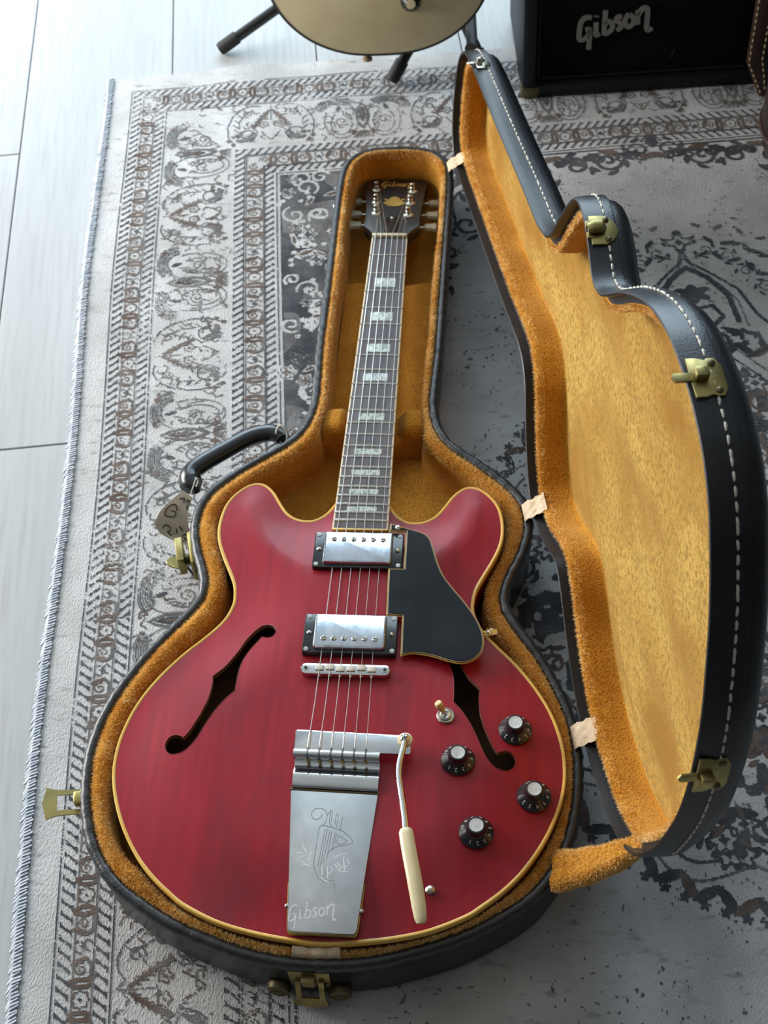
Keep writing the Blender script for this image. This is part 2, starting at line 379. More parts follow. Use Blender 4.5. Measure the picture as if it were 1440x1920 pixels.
# ------------------------------------------------------------------ rug with woven pattern
RO = np.array([-0.4513, 1.0625]); ra = math.radians(7.0)
E1 = np.array([math.cos(ra), math.sin(ra)]); E2 = np.array([math.sin(ra), -math.cos(ra)])
RW, RL = 1.53, 2.20
def rug_z(s, t):
    z = 0.0045+0.0075*np.exp(-(t/0.07)**2-((s-0.205)/0.05)**2)+0.004*np.exp(-(t/0.06)**2-((s-0.36)/0.07)**2)
    return z+0.0008*np.sin(s*23+t*3)*np.sin(t*17)
def rug_xyz(s, t, dz=0.0):
    w = 0.003*np.sin(t*9+1)*np.exp(-s/0.15)
    p = RO[None, :]+np.outer(s+w, E1)+np.outer(t, E2)
    return np.column_stack([p, rug_z(s, t)+dz])
rug = thing('rug', 'grey distressed oriental rug with twisted rope borders under the open guitar case', 'rug', tuple(rug_xyz(np.array([RW/2]), np.array([RL/2]))[0]*np.array([1, 1, 0])))
gs = np.linspace(0, RW, 110); gt = np.linspace(0, RL, 158)
SS, TT = np.meshgrid(gs, gt); top = rug_xyz(SS.ravel(), TT.ravel()); bot = top.copy(); bot[:, 2] = 0.0003
n = len(gs); mrows = len(gt); F = []
for i in range(mrows-1):
    for j in range(n-1): F.append((i*n+j, i*n+j+1, (i+1)*n+j+1, (i+1)*n+j))
ring = [i for i in range(n)]+[i*n+n-1 for i in range(1, mrows)]+[(mrows-1)*n+j for j in range(n-2, -1, -1)]+[i*n for i in range(mrows-2, 0, -1)]
V = np.vstack([top, bot[ring]]); nb = len(top)
F += [(ring[i], ring[(i+1) % len(ring)], nb+(i+1) % len(ring), nb+i) for i in range(len(ring))]
mk('woven_field', V, F, M['rug'], rug)

CELL = 0.0013; NS = int(0.765/CELL)+1; NT = int(1.78/CELL)
Sg = (np.arange(NS)+0.5)*CELL; Tg = (np.arange(NT)+0.5)*CELL
S, T = np.meshgrid(Sg, Tg)
img = np.zeros((NT, NS), np.uint8)
LIGHT, DARK, BROWN, GREY = 0, 1, 2, 3
def vnoise(step, seed):
    g = np.random.default_rng(seed).random((int(1.78/step)+3, int(0.8/step)+3))
    y = T/step; x = S/step; i = y.astype(int); j = x.astype(int); fy = y-i; fx = x-j
    fy = fy*fy*(3-2*fy); fx = fx*fx*(3-2*fx)
    return (g[i, j]*(1-fx)+g[i, j+1]*fx)*(1-fy)+(g[i+1, j]*(1-fx)+g[i+1, j+1]*fx)*fy
def stroke(pts, w, c):
    P = np.asarray(pts, dtype=float)
    seg = np.linalg.norm(np.diff(P, axis=0), axis=1); d = np.r_[0, np.cumsum(seg)]
    t = np.arange(0, d[-1]+CELL*0.5, CELL*0.6)
    Q = np.column_stack([np.interp(t, d, P[:, 0]), np.interp(t, d, P[:, 1])])
    r = w/2/CELL; k = int(math.ceil(r))
    for di in range(-k, k+1):
        for dj in range(-k, k+1):
            if di*di+dj*dj <= r*r+0.2:
                i = (Q[:, 1]/CELL).astype(int)+di; j = (Q[:, 0]/CELL).astype(int)+dj
                ok = (i >= 0) & (i < NT) & (j >= 0) & (j < NS); img[i[ok], j[ok]] = c
def blob(poly, c):
    P = np.asarray(poly, dtype=float); lo = P.min(0); hi = P.max(0)
    j0, i0 = np.maximum((lo/CELL).astype(int)-1, 0); j1 = min(int(hi[0]/CELL)+2, NS); i1 = min(int(hi[1]/CELL)+2, NT)
    if j1 <= j0 or i1 <= i0: return
    sub = np.column_stack([S[i0:i1, j0:j1].ravel(), T[i0:i1, j0:j1].ravel()])
    ok = pip(sub, P).reshape(i1-i0, j1-j0); img[i0:i1, j0:j1][ok] = c
def spiral(cx, cy, r0, r1, a0, turns, k=26):
    a = np.linspace(a0, a0+2*PI*turns, k); r = np.linspace(r0, r1, k)
    return np.column_stack([cx+r*np.cos(a), cy+r*np.sin(a)])
def arc(cx, cy, rx, ry, a0, a1, k=20):
    a = np.radians(np.linspace(a0, a1, k)); return np.column_stack([cx+rx*np.cos(a), cy+ry*np.sin(a)])
def rosette(cx, cy, r, petals, amp, k=40):
    a = np.linspace(0, 2*PI, k); rr = r*(1+amp*np.cos(petals*a)); return np.column_stack([cx+rr*np.cos(a), cy+rr*np.sin(a)])
def leaf(cx, cy, ln, wd, ang, k=9):
    t = np.linspace(0, 1, k); h = wd/2*np.sin(PI*t)**0.8; x = (t-0.5)*ln
    P = np.vstack([np.column_stack([x, h]), np.column_stack([x[::-1], -h[::-1]])]); c, s = math.cos(ang), math.sin(ang)
    return P @ np.array([[c, s], [-s, c]])+np.array([cx, cy])
# bands run along the left side (d = s) and along the far end (d = t), mitred in the corner
Dd = np.minimum(S, T); Aa = np.maximum(S, T)
def rope(d0, d1):
    w = d1-d0; x = (Dd-(d0+d1)/2)/w; per = 0.0118
    m = (np.abs(x) < 0.5); sgn = np.where((S < T) & (T > 0.97), 1.0, -1.0)
    ph = ((Aa/per-sgn*x*0.85) % 1.0)-0.5
    lf = (np.abs(ph)/0.385)**3+(np.abs(x)/0.455)**4 < 1
    img[m] = DARK; img[m & lf] = LIGHT
def line(d0, c, w=CELL): img[(Dd >= d0) & (Dd < d0+w)] = c
rope(0.0385, 0.0510); line(0.0350, DARK, 0.0014)
rope(0.0735, 0.0860); line(0.0880, DARK, 0.0014)
rope(0.1905, 0.2050); rope(0.2315, 0.2450); line(0.2480, DARK, 0.0014); line(0.2530, DARK, 0.003)
line(0.0530, GREY, 0.0013); line(0.0715, GREY, 0.0013); line(0.2070, GREY, 0.0013); line(0.2295, GREY, 0.0013)
def place(motif, dc, a0, scale=1.0, top=False, flip=1):
    for kind, P, w, c in motif:
        P = np.asarray(P); d = dc+P[:, 0]*scale; a = a0+P[:, 1]*flip
        ok = d < a-0.003
        Q = np.column_stack([a, d]) if top else np.column_stack([d, a])
        if ok.mean() < 0.999:
            if kind == 's' and ok.sum() > 3: Q = Q[ok]
            else: continue
        if kind == 's': stroke(Q, w, c)
        else: blob(Q, c)
nar = [('f', rosette(0, 0, 0.0083, 8, 0.10), 0, BROWN), ('f', rosette(0, 0, 0.0066, 8, 0.12), 0, LIGHT), ('f', rosette(0, 0, 0.0014, 4, 0.2), 0, DARK)]
for sg in (1, -1):
    nar += [('s', [(-0.009, sg*0.0135), (-0.004, sg*0.0112), (0.004, sg*0.0112), (0.009, sg*0.0135)], 0.0028, BROWN),
            ('s', [(-0.0095, sg*0.0165), (-0.002, sg*0.0185), (0.006, sg*0.0175), (0.0095, sg*0.021)], 0.0036, BROWN),
            ('s', spiral(-0.001, sg*0.0275, 0.0066, 0.0012, sg*1.2, sg*1.45), 0.0018, BROWN),
            ('s', [(0.0085, sg*0.022), (0.0095, sg*0.030), (0.006, sg*0.0355)], 0.0026, GREY),
            ('s', [(-0.009, sg*0.033), (-0.003, sg*0.0365), (0.004, sg*0.0375)], 0.0030, BROWN)]
star = [('s', [(-0.008, -0.004), (-0.003, -0.006), (0, -0.002), (0.004, -0.007), (0.008, -0.003)], 0.0013, GREY), ('s', [(-0.007, 0.004), (-0.002, 0.007), (0.002, 0.002), (0.007, 0.005)], 0.0013, GREY),
        ('f', rosette(0, 0, 0.0024, 4, 0.5), 0, DARK)]
mainA = [('s', [(-0.044, 0), (-0.030, 0), (-0.012, 0)], 0.0016, GREY)]
for sg in (1, -1):
    mainA += [('s', [(-0.033, sg*0.003), (-0.022, sg*0.011), (-0.010, sg*0.019), (0.002, sg*0.024)], 0.0034, BROWN)]
    for q in np.linspace(0, 1, 6):
        bx, by = -0.030+0.030*q, 0.004+0.019*q
        mainA += [('s', [(bx, sg*by), (bx-0.001+0.004, sg*(by+0.008))], 0.0017, BROWN), ('s', [(bx, sg*by), (bx+0.007, sg*(by+0.001))], 0.0017, BROWN)]
    mainA += [('s', rosette(-0.002, sg*0.0105, 0.0062, 5, 0.16), 0.0016, BROWN), ('f', rosette(-0.002, sg*0.0105, 0.0017, 4, 0.1), 0, GREY),
              ('s', [(0.014, sg*0.013), (0.024, sg*0.008), (0.034, sg*0.0)], 0.0016, BROWN),
              ('s', [(-0.010, sg*0.020), (0.004, sg*0.027), (0.014, sg*0.019), (0.025, sg*0.022), (0.036, sg*0.030)], 0.0020, GREY),
              ('s', spiral(0.020, sg*0.037, 0.017, 0.004, -sg*0.4, -sg*0.95), 0.0022, DARK), ('f', leaf(0.030, sg*0.036, 0.026, 0.009, sg*1.2), 0, GREY), ('f', leaf(0.022, sg*0.029, 0.020, 0.006, sg*0.5), 0, GREY),
              ('s', [(-0.044, sg*0.016), (-0.046, sg*0.028), (-0.040, sg*0.042), (-0.025, sg*0.055), (0.0, sg*0.062), (0.025, sg*0.060), (0.043, sg*0.050)], 0.0015, DARK),
              ('s', [(-0.036, sg*0.026), (-0.028, sg*0.037), (-0.012, sg*0.045), (0.006, sg*0.046)], 0.0014, GREY), ('s', spiral(-0.028, sg*0.032, 0.008, 0.002, 0, sg*1.2), 0.0013, GREY)]
    for q in range(7):
        a = -0.038+q*0.011
        mainA += [('s', [(a, sg*(0.040+0.014*math.sin(PI*q/6))), (a+0.007, sg*(0.034+0.013*math.sin(PI*q/6)))], 0.0014, GREY)]
    for q in range(5):
        mainA += [('f', rosette(0.022+0.009*(q % 3), sg*(0.047+0.0065*(q//2)), 0.0028, 3, 0.35), 0, [BROWN, GREY][q % 2])]
mainB = [('f', leaf(-0.004, 0, 0.062, 0.020, 0), 0, GREY), ('f', leaf(-0.006, 0, 0.050, 0.013, 0), 0, LIGHT), ('f', leaf(-0.008, 0, 0.036, 0.009, 0), 0, DARK), ('f', leaf(-0.008, 0, 0.022, 0.005, 0), 0, BROWN),
         ('s', [(0.028, 0), (0.045, 0)], 0.002, GREY)]
for sg in (1, -1):
    for q in range(6):
        r = 0.018+0.0032*q
        mainB += [('s', arc(-0.018, sg*0.036, r*0.86, r, 95 if sg > 0 else -95, 225 if sg > 0 else -225), 0.0015, [DARK, GREY][q % 2])]
    mainB += [('s', arc(0.004, sg*0.030, 0.040, 0.024, -150*sg, 120*sg), 0.0015, GREY), ('s', arc(0.010, sg*0.030, 0.026, 0.015, -150*sg, 140*sg), 0.0013, GREY),
              ('s', spiral(0.006, sg*0.030, 0.010, 0.002, 1.0, sg*1.3), 0.0013, GREY), ('f', leaf(-0.022, sg*0.034, 0.016, 0.006, 0.3*sg), 0, DARK),
              ('f', rosette(0.032, sg*0.014, 0.0045, 4, 0.4), 0, BROWN), ('f', rosette(-0.038, sg*0.058, 0.004, 4, 0.4), 0, BROWN)]
    for q in range(5): mainB += [('s', [(0.030, sg*0.001*q), (0.044, sg*0.0035*q)], 0.0015, [GREY, BROWN][q % 2])]
    for q in range(6):
        a = math.radians(200+q*22)*sg; mainB += [('s', [(0.006+0.013*math.cos(a), sg*0.030+0.009*math.sin(a)), (0.006+0.024*math.cos(a+0.2), sg*0.030+0.015*math.sin(a+0.2))], 0.0013, GREY)]
for top_ in (False, True):
    lim = 0.79 if top_ else 1.78
    a = 0.098*0.2
    for b0, dc in ((0.062, 0.062), (0.2185, 0.2185)):
        k = 0
        while True:
            a = dc+0.04+k*0.049
            if a > lim: break
            place(nar if k % 2 == 0 else star, dc, a, 1.0 if b0 < 0.1 else 1.15, top_); k += 1
    k = 0
    while True:
        a = (0.765-0.131*2 if top_ else 0.322)+(k-2)*0.131
        if a > lim+0.1: break
        if a > 0.10: place(mainA if k % 2 == 0 else mainB, 0.1395, a, 1.0, top_)
        k += 1
# small filler sprigs between the border motifs
rf = random.Random(8)
for k in range(900):
    a0 = rf.uniform(.1, 1.77); d0 = rf.uniform(.094, .184); tp_ = k % 3 == 0
    if d0 > a0-.006 or (tp_ and a0 > .765): continue
    x, y = (a0, d0) if tp_ else (d0, a0); th = rf.uniform(0, 6.3); ln = rf.uniform(.004, .010)
    stroke([(x, y), (x+ln*math.cos(th), y+ln*math.sin(th)), (x+ln*1.6*math.cos(th+.7), y+ln*1.6*math.sin(th+.7))], .0014, GREY if k % 4 else BROWN)
# corner spandrel: dark ground with pale flowers and vines
Nz = vnoise(0.03, 5); sp = (S-0.2545)/0.27+(T-0.2545)/0.60
scal = 0.045*np.sin(np.arctan2(T-0.25, S-0.25)*14)
inside = (S > 0.2565) & (T > 0.2565) & (sp < 0.97+scal)
img[inside] = np.where((vnoise(0.05, 9) > 0.45), DARK, GREY)[inside]
edge = (S > 0.2565) & (T > 0.2565) & (np.abs(sp-1.03-scal) < 0.008); img[edge] = DARK
rr_ = random.Random(12)
def sp_in(x, y): return (x-0.2545)/0.27+(y-0.2545)/0.60 < 0.95
for k in range(330):
    x, y = rr_.uniform(0.256, 0.52), rr_.uniform(0.258, 0.85)
    if not sp_in(x, y): continue
    kind = k % 4; sc = rr_.uniform(0.55, 1.05)
    if kind == 0:
        blob(rosette(x, y, 0.012*sc, 6, 0.22), LIGHT); blob(rosette(x, y, 0.0045*sc, 4, 0.3), BROWN if k % 3 else DARK); stroke(rosette(x, y, 0.0082*sc, 6, 0.2), 0.0012, GREY)
    elif kind == 1:
        stroke(spiral(x, y, 0.017*sc, 0.003, rr_.uniform(0, 6), rr_.choice((-1.2, 1.2))), 0.0042, LIGHT)
    elif kind == 2:
        a0 = rr_.uniform(0, 3.1); blob(leaf(x, y, 0.036*sc, 0.014*sc, a0), LIGHT); blob(leaf(x, y, 0.024*sc, 0.006*sc, a0), BROWN)
    else:
        a0 = rr_.uniform(0, 6.2)
        for q in range(4): blob(rosette(x+0.009*math.cos(a0+q*0.8)*q, y+0.009*math.sin(a0+q*0.8)*q, 0.0042, 5, 0.2), LIGHT)
# scrolls outside the spandrel and along the far end of the field
def vine(x, y, ang, sc, c=DARK):
    stroke(spiral(x, y, 0.020*sc, 0.003*sc, ang, 1.25), 0.0036*sc, c)
    for q in range(4):
        a = ang+q*1.1; blob(leaf(x+0.025*sc*math.cos(a), y+0.025*sc*math.sin(a), 0.020*sc, 0.0075*sc, a+1.2), c)
for x, y, a, sc in [(0.745, 0.262, 2.4, 0.85), (0.700, 0.280, 0.3, 1.0), (0.655, 0.285, 3.5, 1.0), (0.610, 0.295, 1.0, 1.1), (0.560, 0.300, 4.2, 1.2), (0.525, 0.335, 2.2, 1.1), (0.500, 0.385, 5.5, 1.1), (0.470, 0.44, 1.4, 1.0), (0.445, 0.50, 4.4, 1.0), (0.41, 0.56, 2.6, 1.0), (0.385, 0.62, 0.6, 1.0), (0.35, 0.69, 3.6, 1.0), (0.32, 0.77, 1.6, 1.0), (0.29, 0.85, 5.0, 1.0)]:
    vine(x, y, a, sc)
for x in np.linspace(0.54, 0.76, 9):
    blob(leaf(x, 0.268+0.006*math.sin(x*60), 0.034, 0.012, 0.5*math.sin(x*90)), DARK if int(x*100) % 2 else BROWN); stroke(spiral(x+0.012, 0.276, 0.009, 0.002, x*50, 1.2), 0.0024, DARK)
blob(leaf(0.765, 0.244, 0.030, 0.016, PI/2), DARK)
# centre medallion
cx, cy = 0.765, 1.00
dx = S-cx; dy = (T-cy)*0.88; R = np.hypot(dx, dy); TH = np.arctan2(dy, -dx)
lob = 0.295*(1+0.06*np.cos(TH*12))+0.02*np.maximum(0, np.cos((np.abs(TH)-PI/2)*5))*(np.abs(np.abs(TH)-PI/2) < 0.3)
for q, w, c in ((0.985, 0.0018, GREY), (0.93, 0.0022, DARK), (0.60, 0.003, DARK), (0.56, 0.002, GREY)):
    img[np.abs(R-lob*q) < w*0.6] = c
band = (R < lob*0.86) & (R > lob*0.63) & (vnoise(0.012, 3) > 0.52); img[band] = DARK
for k in range(54):
    th = -PI/2+(k+.5)*PI/54; x = cx-0.312*math.cos(th); y = cy+0.312*math.sin(th)/0.88
    if x < 0.762: blob(leaf(x, y, 0.034, 0.011, math.atan2(math.sin(th), -math.cos(th))+0.8*(-1)**k), DARK if k % 3 else BROWN); blob(rosette(x-.012*math.cos(th), y+.012*math.sin(th), .0045, 5, .3), DARK)
for k in range(230):
    th = rr_.uniform(-PI/2-0.2, PI/2+0.2); rad = rr_.uniform(0.05, 0.28)
    x = cx-rad*math.cos(th); y = cy+rad*math.sin(th)/0.88
    if x > 0.763: continue
    if k % 3 == 0: vine(x, y, rr_.uniform(0, 6), rr_.uniform(0.5, 0.9), DARK if k % 2 else BROWN)
    elif k % 3 == 1:
        blob(rosette(x, y, 0.014, 6, 0.25), DARK); blob(rosette(x, y, 0.010, 6, 0.25), LIGHT); blob(rosette(x, y, 0.004, 4, 0.3), DARK)
    else:
        blob(leaf(x, y, 0.034, 0.012, rr_.uniform(0, 3)), DARK); blob(leaf(x, y, 0.020, 0.005, rr_.uniform(0, 3)), BROWN)
for k in range(16):
    for q, dr in ((0, 0.0), (1, 0.028), (2, 0.055)):
        th = math.radians(88-k*8.5-3*q); x = cx-(0.135+dr)*math.cos(th); y = 0.64-(0.165+dr)*math.sin(th)
        if x < 0.76: blob(leaf(x, y, 0.024-0.004*q, 0.0065, th+0.9*(-1)**(k+q)), DARK if q < 2 else GREY)
blob(rosette(cx, 0.452, 0.017, 4, 0.35), DARK); blob(rosette(cx, 0.452, 0.010, 4, 0.35), LIGHT); blob(rosette(cx, 0.452, 0.005, 4, 0.2), DARK)
stroke([(cx, 0.468), (0.758, 0.492), (0.735, 0.515), (0.708, 0.545), (0.694, 0.590), (0.682, 0.61)], 0.0034, DARK)
stroke([(cx, 0.482), (0.752, 0.507), (0.728, 0.535), (0.712, 0.565), (0.708, 0.61)], 0.0018, DARK)
stroke([(cx, 0.500), (0.742, 0.520), (0.722, 0.555), (0.718, 0.60)], 0.0060, DARK); blob(rosette(0.760, 0.548, 0.014, 5, 0.3), DARK)
stroke([(0.765, 0.575), (0.745, 0.570), (0.735, 0.590), (0.750, 0.605), (0.765, 0.600)], 0.0040, DARK); stroke([(0.74, 0.61), (0.70, 0.625), (0.695, 0.65), (0.72, 0.66)], 0.004, DARK)
for q in range(9): blob(leaf(0.750-0.006*q, 0.618+0.004*(q % 3), 0.014, 0.006, q*0.9), DARK)
for k, (x, y, a) in enumerate([(0.735, 0.470, 0.4), (0.710, 0.485, 0.5), (0.690, 0.515, 0.9), (0.672, 0.545, 1.0), (0.660, 0.585, 1.3), (0.700, 0.462, 0.2), (0.675, 0.480, 0.5), (0.650, 0.520, 0.9)]):
    vine(x, y, a+k, 0.55) if k < 5 else blob(leaf(x, y, 0.03, 0.008, -a), DARK)
# wear: the pattern has rubbed off in places; stray dark specks in the plain field
w1 = vnoise(0.10, 21)*0.6+vnoise(0.03, 22)*0.4; w2 = np.random.default_rng(5).random(img.shape)
rub = (w2 < 0.02+0.40*np.clip((w1-0.52)*3.5, 0, 1)); img[rub & (img > 0)] = 0
plain = (img == 0) & (Dd > 0.256)
spk = vnoise(0.0045, 31)*0.65+vnoise(0.0022, 32)*0.35; img[plain & (spk > 0.86-0.12*np.clip((vnoise(0.07, 33)-0.5)*2.5, 0, 1))] = GREY
full = np.hstack([img, img[:, ::-1][:, 1:]])
full = full[:, :int(RW/CELL)]
pad = np.zeros((full.shape[0], 1), np.uint8); FU = np.hstack([pad+255, full, pad+255]).astype(int)
chg = np.diff(FU, axis=1) != 0
ri, ci = np.nonzero(chg)                       # run boundaries in every row
same = ri[1:] == ri[:-1]; r0 = ri[:-1][same]; c0 = ci[:-1][same]; c1 = ci[1:][same]; val = full[r0, c0]
k = val > 0; r0, c0, c1, val = r0[k], c0[k], c1[k], val[k]
q = len(r0); s0 = c0*CELL; s1 = c1*CELL; t0 = r0*CELL; t1 = t0+CELL
VV = np.empty((q, 4, 3)); VV[:, 0] = rug_xyz(s0, t0, 0.0006); VV[:, 1] = rug_xyz(s1, t0, 0.0006); VV[:, 2] = rug_xyz(s1, t1, 0.0006); VV[:, 3] = rug_xyz(s0, t1, 0.0006)
me = bpy.data.meshes.new('woven_pattern'); me.vertices.add(q*4); me.vertices.foreach_set('co', VV.ravel())
me.loops.add(q*4); me.loops.foreach_set('vertex_index', (np.arange(q*4).reshape(q, 4)[:, ::-1]).ravel().astype(np.int32))
me.polygons.add(q); me.polygons.foreach_set('loop_start', np.arange(0, q*4, 4, dtype=np.int32)); me.polygons.foreach_set('loop_total', np.full(q, 4, np.int32))
for kx in ('rug_dark', 'rug_brown', 'rug_grey'): me.materials.append(M[kx])
me.polygons.foreach_set('material_index', (val-1).astype(np.int32)); me.update(calc_edges=True)
po = link(bpy.data.objects.new('woven_pattern', me), rug); po['kind'] = 'stuff'
print('rug quads', q)
# overcast edge of wrapped blue-white thread
mb = MB(); k = 0
tt = np.arange(0.004, RL-0.004, 0.0034)
ps = rug_xyz(np.zeros(len(tt)), tt)
jit = rng.random((len(tt), 4))
for i, p in enumerate(ps):
    d1 = E1*(0.0052+0.002*jit[i, 0]); d0 = -E1*(0.0035+0.0028*jit[i, 1]); sk = E2*(0.0022+0.002*jit[i, 2])
    a = np.array([p[0]+d0[0]+sk[0], p[1]+d0[1]+sk[1], 0.0012]); b = np.array([p[0], p[1], p[2]+0.0016+0.0008*jit[i, 3]]); c = np.array([p[0]+d1[0]-sk[0], p[1]+d1[1]-sk[1], p[2]+0.0008])
    mb.tube([a, b, c], 0.0016, 5, caps=False)
eo = mb.build('overcast_edge', M['serge'], rug); eo['kind'] = 'stuff'; eo['label'] = 'blue-white overcast thread edge'
# ------------------------------------------------------------------ guitar case
GZ = 0.088        # height of the guitar's top edge above the floor
RZ = 0.078        # height of the tray's rim
half = [(.0, .8125), (.0223, .8115), (.0466, .8054), (.0608, .7932), (.0689, .7811), (.0745, .7558), (.076, .7082), (.0755, .617), (.075, .5309), (.0745, .4448), (.0724, .3891), (.0719, .3587), (.0765, .3303), (.0871, .309), (.1013, .2949), (.1175, .2822), (.1438, .2594), (.1671, .2341), (.1778, .2118), (.1803, .1895), (.1783, .1693), (.1722, .147), (.1631, .1247), (.158, .1064), (.159, .0902), (.1682, .072), (.1798, .0548), (.1975, .0274), (.2168, -.0111), (.2284, -.0465), (.233, -.082), (.232, -.1124), (.2279, -.1407), (.2198, -.1681), (.2087, -.1914), (.1894, -.2157), (.1651, -.2339), (.1297, -.2542), (.0912, -.2689), (.0506, -.2805), (.0, -.2851)]
def cxv(v): return np.interp(v, [-.285, -.092, .11, .313, .82], [-.0070, -.0095, -.0039, -.0009, .0001])
pts = half+[(-x, y) for x, y in half[-2:0:-1]]
OUT = spline(pts, 560, True, smooth=3)         # clockwise seen from above, starting at the head
OUT[:, 0] += cxv(OUT[:, 1]); ON = inward(OUT); NO = len(OUT)
# guitar body outline (needed for the padding that hugs it)
bh = [(0, .209), (.014, .209), (.0245, .2085), (.0285, .2055), (.0325, .1985), (.0365, .1925), (.043, .1865), (.052, .1825), (.065, .1838), (.0765, .1912), (.085, .2035), (.093, .217), (.102, .227), (.1115, .2308), (.123, .228), (.1355, .2165), (.1435, .2025), (.1473, .185), (.1477, .1665),
      (.1445, .150), (.1375, .132), (.1285, .113), (.1225, .0985), (.1203, .0855), (.1203, .075), (.125, .060), (.133, .0475), (.145, .0335), (.1595, .018), (.173, .001), (.184, -.0155), (.194, -.034), (.2015, -.054), (.2065, -.076),
      (.2080, -.0945), (.2072, -.112), (.2035, -.130), (.197, -.149), (.189, -.1665), (.179, -.1835), (.1665, -.2005), (.152, -.2155), (.1375, -.2275), (.122, -.2385), (.092, -.252), (.0615, -.260), (.029, -.2650), (0, -.2675)]
BODY = spline(bh+[(-x, y) for x, y in bh[-2:0:-1]], 460, True)
BODY[:, 0] += -0.0012; BN = inward(BODY)

case = thing('guitar_case', 'open black leatherette guitar case with gold plush lining, its lid standing upright', 'guitar case', (0.0, 0.1, 0.006))
FZ = 0.006                                       # the case stands on the rug
def ring3(o, z, P=OUT, N=ON): return np.column_stack([P+N*(np.asarray(o)[:, None] if np.ndim(o) else o), np.full(len(P), z) if np.isscalar(z) else z])
# outer shell of the tray
rings = [ring3(o, z) for o, z in [(.040, FZ), (.014, FZ), (.007, FZ+.003), (.0035, FZ+.009), (.003, .045), (.003, RZ-.015), (.0015, RZ-.013), (.0015, RZ-.007), (.004, RZ-.005), (.010, RZ-.005), (.010, .020)]]
V, F = loft(rings); F.append(tuple(range(NO)))
tray = mk('tray_shell', V, F, M['leather'], case)
# rounded welt on top of the shell wall, slightly wrinkled
wr = 0.0004*np.sin(np.arange(NO)*1.9)+0.0003*rng.standard_normal(NO)
rings = []
for k in range(12):
    a = 2*PI*k/12; rings.append(ring3(.0060+(.0057+wr)*math.cos(a), RZ-.0062+(.0064+wr*0.6)*math.sin(a)))
V, F = loft(rings, wrap=True); mk('rim_welt', V, F, M['bead'], case)
# padded plush lining of the tray
d_in = OUT+ON*.0118
room = dist_to(d_in, BODY); room = np.where(pip(d_in, BODY), 0.0005, room)
lump = np.interp(np.arange(NO), np.arange(0, NO+16, 8), np.r_[rng.random(NO//8+1)[:NO//8], rng.random(2)][:len(np.arange(0, NO+16, 8))])
Tm = np.where(OUT[:, 1] > .325, np.where(OUT[:, 1] > .62, .0045, .0065), .0150)*(0.85+0.3*lump)
Tm = np.minimum(Tm, np.maximum(room-.0012, .0012))
for _ in range(3): Tm = 0.5*Tm+0.25*(np.roll(Tm, 1)+np.roll(Tm, -1))
Tm = np.minimum(Tm, np.maximum(room-.0010, .0008))
wall_in = np.minimum(.0118+Tm+.003, .0118+np.maximum(room-.0008, .0006))
floor_z = np.interp(OUT[:, 1], [.34, .37, .59, .63], [.026, .026, .012, .012])
zt = RZ+.0005+.003*(lump-.5)*np.where(OUT[:, 1] < .325, 1, .4)
rings = [ring3(.0100, RZ-.010), ring3(.0112, zt-.004), ring3(.0118+Tm*.18, zt-.0008), ring3(.0118+Tm*.5, zt+.0008), ring3(.0118+Tm*.82, zt-.002), ring3(.0118+Tm, zt-.010), ring3(wall_in, .052), ring3(wall_in+.001*(lump-.3)*(room > .004), .038), ring3(wall_in, floor_z+.003), ring3(wall_in+.003, floor_z)]
V, F = loft(rings); lin = mk('tray_lining', V, F, M['plush_wall'], case, ang=80)
TOPROLL = [rings[i] for i in range(1, 6)]
inner = rings[-1]
# lining floor, body well and head well in one sheet
st_ = max(1, NO//280); P2 = inner[::st_, :2]
Vf, Ff = fill(P2, (), 0.014)
zf = np.interp(Vf[:, 1], [.34, .37, .59, .63], [.026, .026, .012, .012])+.0004
mk('tray_floor_lining', np.column_stack([Vf, zf]), Ff, M['plush'], case)
# raised neck platform and the cradle wall in front of it
def slab_xy(name, xs, y0, y1, topf, z0, m, rnd=.006, ny=10):
    xs = np.asarray(xs); ys = np.linspace(y0, y1, ny); rows = []
    V = []; nx = len(xs)
    prof = [(y0, z0)]+[(y0+rnd*(1-math.cos(a)), -rnd*(1-math.sin(a))) for a in np.linspace(0, PI/2, 6)]+[(y1-rnd*(1-math.sin(a)), -rnd*(1-math.cos(a))) for a in np.linspace(0, PI/2, 6)]+[(y1, z0)]
    for i, (y, z) in enumerate(prof):
        for x in xs:
            zz = z0 if i in (0, len(prof)-1) else topf(x, y)+z
            V.append((x, y, zz))
    k = len(prof); F = [(i*nx+j, i*nx+j+1, (i+1)*nx+j+1, (i+1)*nx+j) for i in range(k-1) for j in range(nx-1)]
    F += [tuple(i*nx for i in range(k)), tuple(i*nx+nx-1 for i in range(k))]
    return mk(name, V, F, m, case, ang=60)
xs = np.linspace(-.0535, .0555, 23)
slab_xy('neck_platform', xs, .347, .592, lambda x, y: 0.041-.0035*math.exp(-(x/.03)**2)+.0012*math.sin(x*160+1), .013, M['plush_wall'])
def crad(x, y):
    a = abs(x-.001); return .062+.0135*min(1, max(0, (a-.026)/.010))-.006*max(0, (a-.044)/.012)**2
slab_xy('neck_cradle', np.linspace(-.0570, .0585, 33), .317, .357, crad, .0265, M['plush_wall'], rnd=.014)

